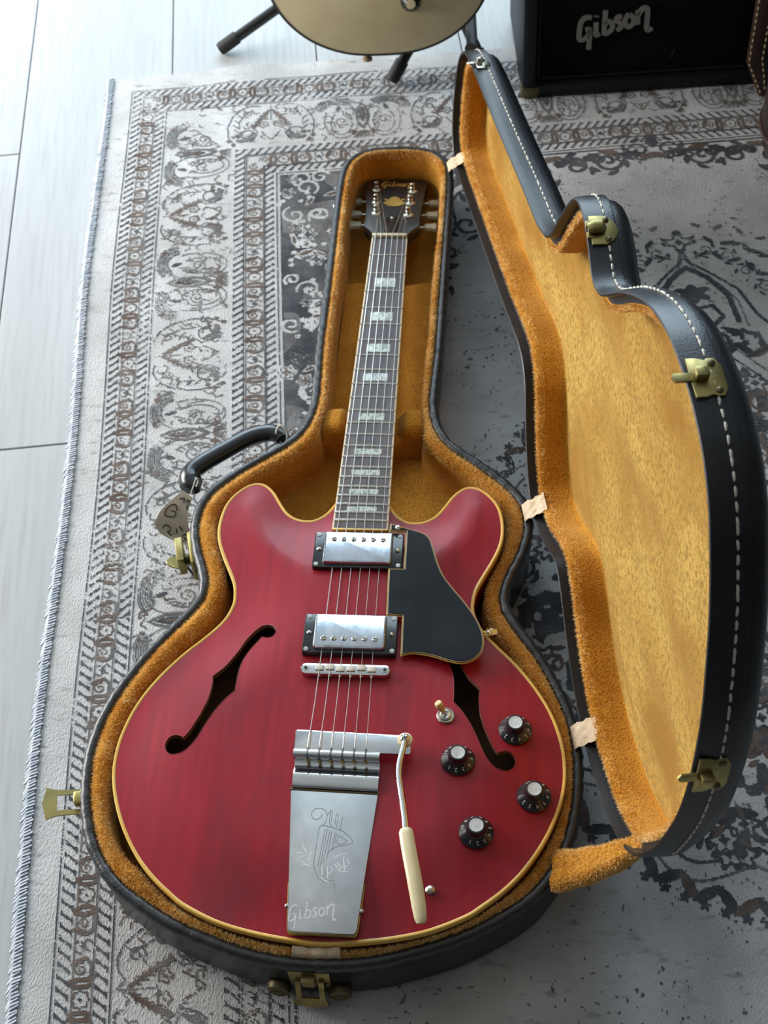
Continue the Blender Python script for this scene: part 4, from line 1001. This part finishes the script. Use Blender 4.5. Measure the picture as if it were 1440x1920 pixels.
# headstock, tilted back
ht = math.radians(13.0)
HM = frame((0, SC+.003, nutz-.0045), (1, -.0, 0), (-.016, math.cos(ht), -math.sin(ht)), (0, math.sin(ht), math.cos(ht)))
hsh = [(.0213, 0), (.0222, .009), (.0262, .019), (.0335, .030), (.0350, .039), (.0343, .050), (.0348, .073), (.0370, .105), (.0398, .142), (.0404, .1525), (.036, .1580), (.026, .1600), (.015, .1590), (.007, .1600), (0, .1625)]
hout = spline(hsh, 60, closed=False); hout = np.vstack([hout, np.column_stack([-hout[::-1, 0], hout[::-1, 1]])[1:]])
hdst = MB().prism(hout, -.0145, 0, .0006, HM).build('headstock', M['black_lacquer'], gtr)
MB().prism([(-.008, .004), (.008, .004), (.0085, .012), (.0105, .030), (.0095, .043), (.005, .051), (0, .053), (-.005, .051), (-.0095, .043), (-.0105, .030), (-.0085, .012)], 0, .0018, .0005, HM).build('truss_rod_cover', M['black_plastic'], hdst)
MB().lathe([(.0024, 0), (.0024, .0007), (.0014, .0014), (.0003, .0016)], 12, HM @ TR(0, .048, .0016)).build('cover_screw', M['nickel_pale'], hdst)
crown = [(x, y-.0065) for x, y in [(-.0155, .0985), (-.0105, .1035), (-.0055, .0995), (-.0150, .1085), (-.0115, .1100), (-.0062, .1050), (-.0078, .1105), (-.0035, .1145), (0, .1165), (.0035, .1145), (.0078, .1105), (.0062, .1050), (.0115, .1100), (.0150, .1085), (.0055, .0995), (.0105, .1035), (.0155, .0985), (.0080, .0910), (0, .0890), (-.0080, .0910)]]
MB().prism([(x*.92, y) for x, y in crown], -.0004, .0003, 0, HM).build('crown_inlay', M['gold_inlay'], hdst)
script(MB(), HM @ TR(-.0195, .1385, .0002) @ RZ_(math.radians(-2)), .0118, .0021, 0, .0003).build('headstock_lettering', M['gold_inlay'], hdst)
posts = []
for sg, rows_ in ((-1, [(-.0218, .0628), (-.0238, .0922), (-.0258, .1275)]), (1, [(.0190, .0575), (.0200, .0900), (.0215, .1230)])):
    for (x, y) in rows_:
        T0 = HM @ TR(x+.0010, y, 0)
        tn = MB().lathe([(.0062, 0), (.0064, .0012), (.0050, .0022), (.0036, .0026), (.0032, .0034), (.0026, .0036), (.0025, .0078), (.0030, .0088), (.0030, .0118), (.0022, .0126), (.0003, .0128)], 18, T0).build('tuner', M['nickel_pale'], gtr)
        MB().tube([(sg*.010, 0, -.017), (sg*.0205, 0, -.017)], .0018, 8, T0).build('tuner_shaft', M['screw'], tn)
        MB().box((sg*.004, 0, -.0190), (.014, .016, .0080), .0025, T0).build('tuner_housing', M['nickel_pale'], tn)
        kb = [(.0, -.0035), (.004, -.0060), (.0075, -.0052), (.0155, -.0078), (.0165, 0), (.0155, .0078), (.0075, .0052), (.004, .0060), (0, .0035)]
        MB().prism([(sg*(.0195+a), b*1.15) for a, b in kb], -.0205, -.0135, .0022, T0, bot=True).build('tuner_button', M['tuner_button'], tn)
        posts.append(np.array(T0 @ Vector((-sg*.0028, 0, .0062, 1)))[:3])
# strings
bz = GZ+.0187
nutu = np.linspace(-.0172, .0172, 6); bru = np.linspace(-.0244, .0252, 6); tlu = np.linspace(-.0260, .0268, 6)
gauge = [.00058, .00050, .00043, .00036, .00030, .00027]
order = [0, 1, 2, 5, 4, 3]
for k in range(6):
    P = [posts[order[k]], (nutu[k], SC+.0020, nutz+.0034), (nutu[k], SC-.0005, nutz+.0034), (bru[k], -.0075, bz+.0006), (bru[k]*.6+tlu[k]*.4, -.045, GZ+.0200), (tlu[k], -.0925, GZ+.0262), (tlu[k], -.1015, GZ+.0262), (tlu[k], -.1048, GZ+.0212)]
    s = MB(); s.tube(P, gauge[k], 6)
    c = posts[order[k]]; s.tube([c+np.array([.0028*math.cos(a)-(.0028 if k < 3 else -.0028), .0028*math.sin(a), .0004*a/3]) for a in np.linspace(0, 12, 30)], gauge[k], 5)
    s.build('string', M['steel'], gtr)
# pickups
def pickup(vc, uc, zr, zc, pole_side, tilt):
    Tm_ = TR(uc, vc, GZ) @ RX(tilt)
    rg = [(-.0452, -.0222), (.0452, -.0222), (.0452, .0222), (-.0452, .0222)]
    base_ = archp(uc, vc)-.002
    p = MB().prism(spline_box(.0904, .0444, .0022), base_, zr, .0010, Tm_).build('pickup', M['black_plastic'], gtr)
    cv = MB().prism(spline_box(.0690, .0378, .0032), zr-.001, zc, .0020, Tm_).build('pickup_cover', M['nickel'], p)
    for k in range(6):
        x = (k-2.5)*.00995
        q = MB().lathe([(.0027, 0), (.0027, .0006), (.0022, .0011), (.0003, .0012)], 16, Tm_ @ TR(x, pole_side*.0093, zc-.0001)).build('pole_screw', M['screw'], p)
        MB().box((0, 0, 0), (.0044, .0007, .0004), 0, Tm_ @ TR(x, pole_side*.0093, zc+.0011) @ RZ_(.5+k*.5)).build('slot', M['black_plastic'], q)
    for sx in (-.0398, .0398): MB().lathe([(.0022, 0), (.0022, .0008), (.0013, .0016), (.0003, .0018)], 12, Tm_ @ TR(sx, 0, zr)).build('height_screw', M['screw'], p)
    for sx in (-.0412, .0412):
        for sy in (-.0185, .0185): MB().lathe([(.0023, 0), (.0023, .0005), (.0008, .0006), (.0006, .0002)], 12, Tm_ @ TR(sx, sy, zr-.0001)).build('ring_screw', M['screw'], p)
def spline_box(w, h, r, n=5):
    P = []
    for cx_, cy_, a0 in ((w/2-r, h/2-r, 0), (-w/2+r, h/2-r, 90), (-w/2+r, -h/2+r, 180), (w/2-r, -h/2+r, 270)):
        for a in np.radians(np.linspace(a0, a0+90, n)): P.append((cx_+r*math.cos(a), cy_+r*math.sin(a)))
    return P
pickup(.1335, .0012, .0158, .0212, 1, math.radians(-.8)); pickup(.0318, .0016, .0185, .0240, -1, math.radians(-.6))
# pickguard: pale-edged laminate standing on the body
pgp = [(.0314, .1669), (.0395, .164), (.058, .1582), (.0673, .1543), (.0733, .1473), (.0772, .1352), (.0819, .1193), (.0882, .1036), (.0984, .0882), (.1083, .075), (.1182, .0601), (.1257, .0454), (.1296, .0307), (.1286, .0179), (.1235, .0095), (.1152, .0039), (.1061, .0027), (.0953, .005), (.0828, .0091), (.0704, .0114), (.0611, .0121), (.0512, .009)]
rest = [(.0500, .0540), (.0345, .0548), (.0330, .1105), (.0485, .1105), (.0480, .1562), (.0312, .1562)]
pgo = np.vstack([spline(pgp, 70, closed=False), np.array(rest)])
A0 = 0.5*np.sum(pgo[:, 0]*np.roll(pgo[:, 1], -1)-np.roll(pgo[:, 0], -1)*pgo[:, 1]); pgo = pgo if A0 > 0 else pgo[::-1]
zg = GZ+.0172
MB().prism(pgo, zg-.0012, zg, 0).build('pickguard_pale_ply', M['binding'], gtr, smooth=False)
MB().prism(inset(pgo, .0007), zg, zg+.0006, 0).build('pickguard_dark_ply', M['black_plastic'], gtr, smooth=False)
MB().prism(inset(pgo, .0012), zg+.0006, zg+.0011, 0).build('pickguard_line_ply', M['binding_neck'], gtr, smooth=False)
MB().prism(inset(pgo, .0018), zg+.0010, zg+.0020, .0003).build('pickguard', M['guard'], gtr, ang=20)
MB().lathe([(.0030, 0), (.0030, .0008), (.0017, .0016), (.0003, .0018)], 14, TR(.0400, .1602, zg+.0019)).build('pickguard_screw', M['screw'], gtr)
br_ = MB().tube([(.1180, .0440, GZ+.010), (.1290, .0470, GZ+.004), (.1345, .0485, GZ+.0015)], .0016, 8)
br_.tube([(.1325, .0480, GZ+.0022), (.1405, .0500, GZ-.0006)], .0042, 14).tube([(.1350, .0487, GZ+.0014), (.1368, .0492, GZ+.0008)], .0051, 14)
br_.build('pickguard_bracket', M['chrome'], gtr)
# bridge
bb = MB().prism([(x, y-.0075) for x, y in spline_box(.0850, .0118, .0056, 7)], GZ+.0115, GZ+.0182, .0012).build('bridge', M['chrome'], gtr)
for k in range(6):
    MB().box((bru[k], -.0072+.0010*math.sin(k*2), GZ+.0186), (.0080, .0058, .0030), .0005).build('saddle', M['saddle'], bb)
    MB().tube([(bru[k], -.0105, GZ+.0158), (bru[k], -.0148, GZ+.0152)], .0017, 8).build('saddle_screw', M['screw'], bb)
for sx in (-.0375, .0375):
    MB().lathe([(.0078, 0), (.0080, .0008), (.0078, .0018)], 20, TR(sx+.0002, -.0085, GZ+.0090)).build('thumbwheel', M['chrome'], bb)
    MB().tube([(sx, -.0075, GZ+.0100), (sx, -.0075, GZ+.0188)], .0026, 12).build('bridge_post', M['screw'], bb)
    MB().tube([(sx, -.0075, GZ+.0183), (sx, -.0075, GZ+.0190)], .0016, 10).build('post_slot', M['black_plastic'], bb)
# vibrato tailpiece
vb = MB().prism([(-.0395, -.0775), (-.0378, -.0757), (.0645, -.0785), (.0668, -.0805), (.0672, -.0960), (.0655, -.0975), (.0398, -.0975), (.0392, -.1000), (-.0390, -.1000)], GZ+.0195, GZ+.0228, .0010).build('vibrato_tailpiece', M['chrome'], gtr)
MB().tube([(-.0388, -.1000, GZ+.0216), (.0392, -.1012, GZ+.0216)], .0046, 18).build('string_bar', M['chrome'], vb)
for k in range(6):
    MB().box((tlu[k], -.1006, GZ+.0238), (.0016, .0108, .0052), 0).build('string_slot', M['black_plastic'], vb)
    MB().lathe([(.0004, -.0019), (.0016, -.0012), (.0019, 0), (.0016, .0012), (.0004, .0019)], 10, TR(tlu[k], -.1056, GZ+.0205)).build('ball_end', M['brass'], vb)
spp = [(-.0990, .0185), (-.1025, .0155), (-.1065, .0138), (-.1105, .0140), (-.1140, .0156), (-.1175, .0168), (-.1225, .0160), (-.1272, .0146), (-.1290, .0132)]
spl = spline(spp, 26, closed=False); rows = []
for (v, w) in spl: rows.append(np.array([(-.0382, v, GZ+w), (.0392, v-.0016, GZ+w), (.0392, v-.0016, GZ+w-.0016), (-.0382, v, GZ+w-.0016)]))
V, F = loft(rows); F += [(0, 1, 2, 3), tuple(25*4+j for j in range(4))]; mk('spring_leaf', V, F, M['chrome'], vb, ang=30)
cov = [(-.0390, -.1318), (.0393, -.1336), (.0300, -.2560), (.0292, -.2592), (.0270, -.2606), (-.0262, -.2606), (-.0282, -.2592), (-.0290, -.2560)]
PM = frame((0, -.1325, GZ+.0128), (1, 0, 0), (0, math.cos(.022), -math.sin(-.022)*1.0), (0, -math.sin(.022), math.cos(.022)))
loc_ = [(x, y+.1325) for x, y in cov]
MB().prism(loc_, -.0075, 0, .0006, PM).build('cover_plate', M['chrome'], vb)
MB().prism([(x*1.03, y*1.004) for x, y in loc_], -.0085, -.0040, .0004, PM).build('base_plate', M['brass'], vb)
MB().tube([(-.0400, -.1302, GZ+.0112), (.0402, -.1320, GZ+.0112)], .0013, 8).build('hinge_rod', M['brass_dark'], vb)
for (x, y) in ((-.0405, -.1300), (.0408, -.1325), (-.0312, -.2380), (.0325, -.2400)):
    MB().lathe([(.0020, 0), (.0020, .0010), (.0010, .0018)], 10, TR(x, y, GZ+.0085)).build('plate_screw', M['screw'], vb)
# engraved lyre and lettering on the cover plate
def vloc(px, py): return ((px-475)/3.839/2.06*.001-.0005, -(py-795)/3.839/2.0*.001*1.0)
eng = MB(); eng2 = MB()
LY = [[(345, 990), (335, 950), (370, 918), (420, 925), (445, 965), (440, 1010), (425, 1035), (400, 1060), (390, 1200), (385, 1300), (400, 1370), (440, 1420), (490, 1435), (525, 1420), (540, 1450), (548, 1485)], [(345, 990), (375, 1000), (410, 975), (402, 960)],
      [(445, 970), (470, 930), (465, 1010), (490, 1050)], [(480, 930), (478, 1010)], [(510, 950), (505, 1030)], [(525, 955), (520, 1045)], [(555, 975), (545, 1070)], [(425, 1040), (560, 1075), (640, 1155), (530, 1190), (470, 1240)], [(540, 1110), (600, 1150), (535, 1170), (540, 1110)],
      [(440, 1065), (415, 1330)], [(455, 1068), (430, 1345)], [(475, 1075), (450, 1300)], [(490, 1080), (470, 1290)], [(515, 1090), (495, 1220)], [(525, 1095), (510, 1200)]]
for P in LY:
    Q = [vloc(*p) for p in P]
    if len(Q) > 2: Q = spline(Q, len(Q)*4, closed=False)
    eng.ribbon(Q, .00055, -.0001, .00025, PM)
LB = [[(260, 1245), (300, 1240)], [(270, 1285), (320, 1260)], [(290, 1175), (330, 1240)], [(300, 1300), (340, 1325), (365, 1310)], [(310, 1320), (360, 1330)], [(360, 1230), (345, 1300)], [(520, 1270), (560, 1245), (610, 1232)], [(545, 1300), (575, 1335), (620, 1320)], [(585, 1260), (600, 1350)], [(530, 1310), (570, 1360), (620, 1362)], [(610, 1270), (635, 1310)],
      [(440, 1320), (450, 1390)], [(480, 1330), (490, 1410)], [(500, 1330), (520, 1350), (480, 1400)], [(430, 1400), (470, 1430), (500, 1435)]]
for P in LB: eng2.ribbon([vloc(*p) for p in P], .00065, -.0001, .0003, PM)
eng.build('engraved_lyre', M['engrave'], vb); eng2.build('engraved_leaves', M['engrave_bright'], vb)
lx, ly = vloc(255, 1690)
lt = MB()
for P in SCRIPT:
    Q = spline(P, max(10, len(P)*6), closed=False)*.0125
    for a in range(0, len(Q)-1, 2): lt.ribbon(Q[a:a+2], .0013, -.0001, .0003, PM @ TR(lx-.0005, ly-.0035, 0) @ RZ_(math.radians(11)))
lt.build('engraved_lettering', M['engrave_bright'], vb)
# vibrato arm
arm = MB().tube(spline([(.0608, -.0875, GZ+.0268), (.0600, -.0960, GZ+.0280), (.0580, -.1100, GZ+.0296), (.0580, -.1220, GZ+.0304), (.0612, -.1390, GZ+.0312), (.0650, -.1590, GZ+.0322), (.0680, -.1790, GZ+.0330)], 30, closed=False), .0028, 12).build('vibrato_arm', M['chrome'], gtr)
ap = spline([(.0672, -.1745, GZ+.0330), (.0692, -.1850, GZ+.0336), (.0725, -.2000, GZ+.0340), (.0772, -.2200, GZ+.0335), (.0815, -.2400, GZ+.0318), (.0840, -.2530, GZ+.0300), (.0845, -.2565, GZ+.0295)], 30, closed=False)
wd_ = np.interp(np.linspace(0, 1, 30), [0, .03, .2, .6, .85, .97, 1], [.0048, .0062, .0064, .0064, .0060, .0050, .0034])
MB().tube(ap, wd_, 14, flat=.55, up=(0, 0, 1)).build('arm_tip', M['cream_plastic'], arm)
MB().lathe([(.0070, 0), (.0072, .0012), (.0066, .0026), (.0045, .0034), (.0002, .0036)], 18, TR(.0612, -.0836, GZ+.0226)).build('arm_washer', M['cream_plastic'], arm)
MB().lathe([(.0044, 0), (.0044, .0012), (.0030, .0026), (.0003, .0030)], 16, TR(.0612, -.0836, GZ+.0260)).build('arm_screw', M['chrome'], arm)
for a in (0.3, 0.3+PI/2): MB().box((0, 0, 0), (.0042, .0009, .0006), 0, TR(.0612, -.0836, GZ+.0288) @ RZ_(a)).build('screw_slot', M['black_plastic'], arm)
MB().lathe([(.0040, 0), (.0042, .0012), (.0024, .0026), (.0003, .003)], 14, TR(.0895, -.2170, GZ+archp(.0895, -.2170))).build('arm_stop_screw', M['screw'], gtr)
# toggle switch
sx, sy = .0962, -.0508; z0 = GZ+archp(sx, sy)-.0006
sw = MB().lathe([(.0082, 0), (.0084, .0016), (.0076, .0026), (.0068, .0026), (.0066, .0016), (.0056, .0016), (.0054, .0034), (.0040, .0040), (.0030, .0028), (.0003, .0024)], 22, TR(sx, sy, z0)).build('pickup_selector', M['screw'], gtr)
sd_ = Vector((-.42, .22, 1)).normalized(); a_ = Vector((sx, sy, z0+.002))
MB().tube([a_, a_+sd_*.008], .0013, 8).build('switch_lever', M['screw'], sw)
MB().tube([a_+sd_*t for t in (.0062, .009, .013, .0165, .0180, .0186)], [.0022, .0030, .0038, .0040, .0030, .0008], 14).build('switch_tip', M['amber_plastic'], sw)
# control knobs with printed numbers
digits = {n: textmesh(str(n), .0052, .00012) for n in range(1, 11)}
for (kx, ky, a0, lab) in ((.1602, -.0610, 195, 'uppermost'), (.1093, -.0966, 232, 'inner upper'), (.1776, -.1255, 190, 'outer lower'), (.1274, -.1644, 246, 'lowest')):
    zb = GZ+archp(kx, ky)+.0006
    kn = MB().lathe([(.0138, 0), (.0152, .0004), (.0154, .0016), (.0148, .0026), (.0092, .0078), (.0086, .0090), (.0082, .0150), (.0076, .0162), (.0067, .0163), (.0064, .0150)], 48, TR(kx, ky, zb)).build('control_knob', M['black_plastic'], gtr)
    MB().lathe([(.0063, .0150), (.0063, .0161), (.0055, .0160), (.0004, .0163)], 30, TR(kx, ky, zb)).build('knob_cap', M['cap'], kn)
    sl = math.atan2(.0052, .0056)
    for nd in range(1, 11):
        a = math.radians(a0+(nd-1)*31.6); V, F = digits[nd]
        # top of each figure points outwards, laid on the sloping skirt
        Mx = TR(kx, ky, zb) @ RZ_(a-PI/2) @ TR(0, .0121, .0053) @ RX(-sl) 
        MB().add(V, F, Mx @ TR(0, 0, .0001)).build('numeral', M['print'], kn, smooth=False)
# ------------------------------------------------------------------ cream guitar on its stand, behind
wg = thing('white_electric_guitar', 'cream white solid-body electric guitar standing upright on a black stand', 'guitar', (-.03, 1.05, .06))
ln_ = math.radians(16); U3 = np.array([.03, math.sin(ln_), math.cos(ln_)]); R3 = np.array([math.cos(.05), math.sin(.05), 0]); N3 = np.cross(R3, U3); N3 /= np.linalg.norm(N3); U3 = np.cross(N3, R3)
WM = frame((-.036, 1.018, .072), R3, U3, N3)
wh = [(0, 0), (.05, .004), (.095, .021), (.130, .050), (.152, .088), (.160, .125), (.154, .165), (.137, .200), (.122, .235), (.116, .265), (.120, .300), (.1285, .335)]
wr_ = wh+[(.134, .365), (.128, .395), (.108, .405), (.085, .390), (.060, .370), (.034, .372), (.030, .400)]
wl_ = wh+[(.132, .370), (.122, .405), (.095, .430), (.060, .440), (.030, .436)]
wout = spline([(x, y) for x, y in wr_]+[(-x, y) for x, y in wl_[::-1][:-1]], 150)
MB().prism(wout, -.046, 0, .004, WM, bot=True).build('body', M['cream_top'], wg)
wi = wout if 0.5*np.sum(wout[:, 0]*np.roll(wout[:, 1], -1)-np.roll(wout[:, 0], -1)*wout[:, 1]) > 0 else wout[::-1]
A4 = np.array(WM)
def wtr(P3): return np.asarray(P3) @ A4[:3, :3].T+A4[:3, 3]
rings = [wtr(np.column_stack([wi if o == 0 else inset(wi, o), np.full(len(wi), z)])) for o, z in [(0, -.006), (-.0004, -.003), (0, -.0004), (.0030, .0004), (.0034, -.002)]]
V, F = loft(rings); mk('body_binding', V, F, M['black_lacquer'], wg)
rings = [wtr(np.column_stack([inset(wi, o), np.full(len(wi), z)])) for o, z in [(-.0003, -.007), (-.0006, -.044), (.001, -.0462)]]
V, F = loft(rings); mk('body_side', V, F, M['black_lacquer'], wg)
MB().prism([(-.026, .36), (.026, .36), (.0215, .80), (-.0215, .80)], -.012, .010, .002, WM).build('neck', M['rosewood'], wg)
for (x, y) in ((.0430, .0745), (.1010, .0900), (.0520, .1450), (.1070, .1560)):
    kk = MB().lathe([(.0128, 0), (.0142, .0006), (.0140, .003), (.0100, .0075), (.0085, .009), (.0080, .015), (.0068, .0160)], 30, WM @ TR(x, y, .0004)).build('control_knob', M['black_plastic'], wg)
    MB().lathe([(.0066, .0150), (.0066, .0163), (.0004, .0166)], 24, WM @ TR(x, y, .0004)).build('knob_cap', M['cream_plastic'], kk)
    for nd in range(1, 11):
        a = math.radians(200+nd*31); V, F = digits[nd]
        MB().add(V*.8, F, WM @ TR(x, y, .0004) @ RZ_(a-PI/2) @ TR(0, .0118, .0055) @ RX(-.8)).build('numeral', M['print'], kk, smooth=False)
MB().prism([(-.045, .150), (.045, .150), (.045, .160), (-.045, .160)], .004, .014, .002, WM).build('tailpiece', M['nickel'], wg)
MB().prism([(-.035, .205), (.035, .205), (.035, .243), (-.035, .243)], .0, .012, .002, WM).build('pickup', M['nickel'], wg)
MB().lathe([(.0035, 0), (.0035, .006), (.007, .010), (.007, .014), (.003, .015)], 14, WM @ TR(-.022, .001, -.022) @ RX(PI/2)).build('strap_button', M['wood_pin'], wg)

stt = thing('guitar_stand', 'black tubular guitar stand with rubber feet behind the open case', 'guitar stand', (-.03, 1.16, 0))
hub = np.array([.050, 1.250, .200])
feet = [np.array([-.289, 1.131, .0105]), np.array([-.026, 1.045, .0155]), np.array([.108, 1.068, .0155])]
hubs = [np.array([.010, 1.250, .165]), np.array([.085, 1.180, .150]), np.array([.010, 1.215, .150])]
for f_p, h_p in zip(feet, hubs):
    d = (h_p-f_p)/np.linalg.norm(h_p-f_p)
    lg = MB().tube([f_p+d*.010, h_p], .0080, 14).build('leg', M['stand_black'], stt)
    MB().tube([f_p-d*.004, f_p, f_p+d*.028, f_p+d*.029], [.0085, .0100, .0100, .0088], 16).build('rubber_foot', M['rubber'], lg)
    MB().tube([f_p+d*.100, f_p+d*.112], .0098, 14).build('leg_collar', M['stand_black'], lg)
MB().tube([(.010, 1.250, .150), (.012, 1.330, .75)], .013, 14).build('column', M['stand_black'], stt)
MB().box((.012, 1.235, .160), (.085, .105, .040), .012).build('hub', M['stand_black'], stt)
MB().tube([(.060, 1.225, .105), (.085, 1.120, .072), (.090, 1.035, .070), (.088, 1.010, .088)], .008, 10).build('support_arm', M['rubber'], stt)
MB().tube([(-.045, 1.225, .105), (-.098, 1.125, .085), (-.110, 1.085, .086), (-.112, 1.072, .098)], .008, 10).build('support_arm', M['rubber'], stt)

# ------------------------------------------------------------------ amplifier
amp = thing('guitar_amplifier', 'black guitar amplifier cabinet with metal script logo standing on the rug', 'amplifier', (.45, 1.15, .006))
aa = math.radians(5.4); AM = frame((.161, 1.009, .0062), (math.cos(aa), math.sin(aa), 0), (-math.sin(aa), math.cos(aa), 0), (0, 0, 1))
AW, AH, AD = .66, .50, .21
m = MB(); t = .019
m.box((t/2, AD/2, AH/2), (t, AD, AH), .004, AM).box((AW-t/2, AD/2, AH/2), (t, AD, AH), .004, AM).box((AW/2, AD/2, t/2), (AW-.002, AD, t), .004, AM).box((AW/2, AD/2, AH-t/2), (AW-.002, AD, t), .004, AM).box((AW/2, AD-.01, AH/2), (AW-.01, .012, AH-.01), 0, AM)
m.build('cabinet', M['tolex'], amp)
MB().box((AW/2, .020, AH/2), (AW-2*t, .012, AH-2*t), .001, AM).build('grille', M['grille'], amp)
pp = MB()
for a, b in (((t+.004, .012, t+.004), (AW-t-.004, .012, t+.004)), ((t+.004, .012, t+.004), (t+.004, .012, AH-t-.004)), ((AW-t-.004, .012, t+.004), (AW-t-.004, .012, AH-t-.004)), ((t+.004, .012, AH-t-.004), (AW-t-.004, .012, AH-t-.004))): pp.tube([a, b], .0022, 8, AM)
pp.build('piping', M['tolex'], amp)
LM = AM @ TR(.0775, .0125, .0800) @ RX(PI/2) @ RZ_(math.radians(13.5)) @ Matrix(((1, .0, 0, 0), (0, 1, 0, 0), (0, 0, 1, 0), (0, 0, 0, 1)))
lm = MB()
for P in SCRIPT: lm.ribbon(spline(P, max(8, len(P)*6), closed=False)*.0310, .0068, 0, .0030, LM)
lm.build('logo', M['logo_metal'], amp)
for (x, z) in ((0, 0), (AW, 0), (0, AH), (AW, AH)):
    sx_ = 1 if x == 0 else -1; sz_ = 1 if z == 0 else -1
    MB().box((x+sx_*.012, .010, z+sz_*.008), (.028, .024, .020), .006, AM).build('corner_guard', M['brass_dark'], amp)
MB().tube([(.18, AD/2, AH), (.20, AD/2, AH+.03), (AW-.20, AD/2, AH+.03), (AW-.18, AD/2, AH)], .010, 10, AM).build('carry_handle', M['tolex'], amp)
sc_ = MB().ribbon([(0, 0), (.003, .008), (.004, .014)], .0012, 0, .0006, AM @ TR(.2085, .0132, .0440) @ RX(PI/2)); sc_.build('scuff_mark', M['brown_leather'], amp)

# brown stitched case standing against the amplifier, and a rounded leather bag in front of it
bc = thing('brown_case', 'dark brown leather case with cream edge stitching leaning by the amplifier', 'case', (.60, 1.02, .006))
BM = AM @ TR(0, -.004, 0)
pl = [(.305, .42), (.3075, .056), (.3310, .002), (.62, .002), (.62, .42)]
XZ = RX(PI/2)
MB().prism([(x+.004, z) for x, z in pl], .0, .022, .005, BM @ XZ).build('shell', M['dark_brown'], bc)
edge_ = [(.3035, .42), (.3060, .055), (.3305, .0005), (.3420, .0005), (.3280, .060), (.3260, .42)]
MB().prism(edge_, .019, .026, .0015, BM @ XZ).build('edge_strip', M['brown_leather'], bc)
sm2 = MB().tube([(-.0030, 0, -.0004), (0, 0, .0009), (.0030, 0, -.0004)], [.0008, .0013, .0008], 6); s0 = None
for row in ([(.3063, .40), (.3086, .056), (.3335, .003)], [(.3243, .40), (.3262, .062), (.3385, .006)]):
    Q = np.array(row); d_ = np.r_[0, np.cumsum(np.linalg.norm(np.diff(Q, axis=0), axis=1))]
    for p in np.arange(.004, d_[-1], .0098):
        x = np.interp(p, d_, Q[:, 0]); z = np.interp(p, d_, Q[:, 1]); x2 = np.interp(p+.001, d_, Q[:, 0]); z2 = np.interp(p+.001, d_, Q[:, 1])
        if s0 is None: s0 = sm2.build('edge_stitch', M['tan_thread'], bc); o = s0
        else: o = link(bpy.data.objects.new('edge_stitch', s0.data), bc)
        o.matrix_parent_inverse = Matrix.Translation(bc.location).inverted()
        o.matrix_basis = BM @ XZ @ TR(x, z, .0262) @ RZ_(math.atan2(z2-z, x2-x))
bag = thing('leather_bag', 'rounded dark brown leather bag at the right edge in front of the amplifier', 'bag', (.574, .864, .006))
pr = [(.060, 0), (.088, .006), (.104, .028), (.112, .060), (.112, .120), (.104, .150), (.080, .166), (.040, .170), (.002, .170)]
BG = TR(.5740, .8640, .0066) @ Matrix.Diagonal((.9, .9, 1, 1))
MB().lathe(pr, 40, BG).build('bag_body', M['dark_brown'], bag)
MB().tube([np.array((.1125*math.cos(a), .1125*math.sin(a), .060)) for a in np.linspace(0, 2*PI, 40)], .003, 8, BG, caps=False).build('bag_piping', M['brown_leather'], bag)
MB().tube(spline([(-.05, 0, .168), (-.035, 0, .20), (.035, 0, .20), (.05, 0, .168)], 16, closed=False), .006, 8, BG).build('bag_handle', M['brown_leather'], bag)
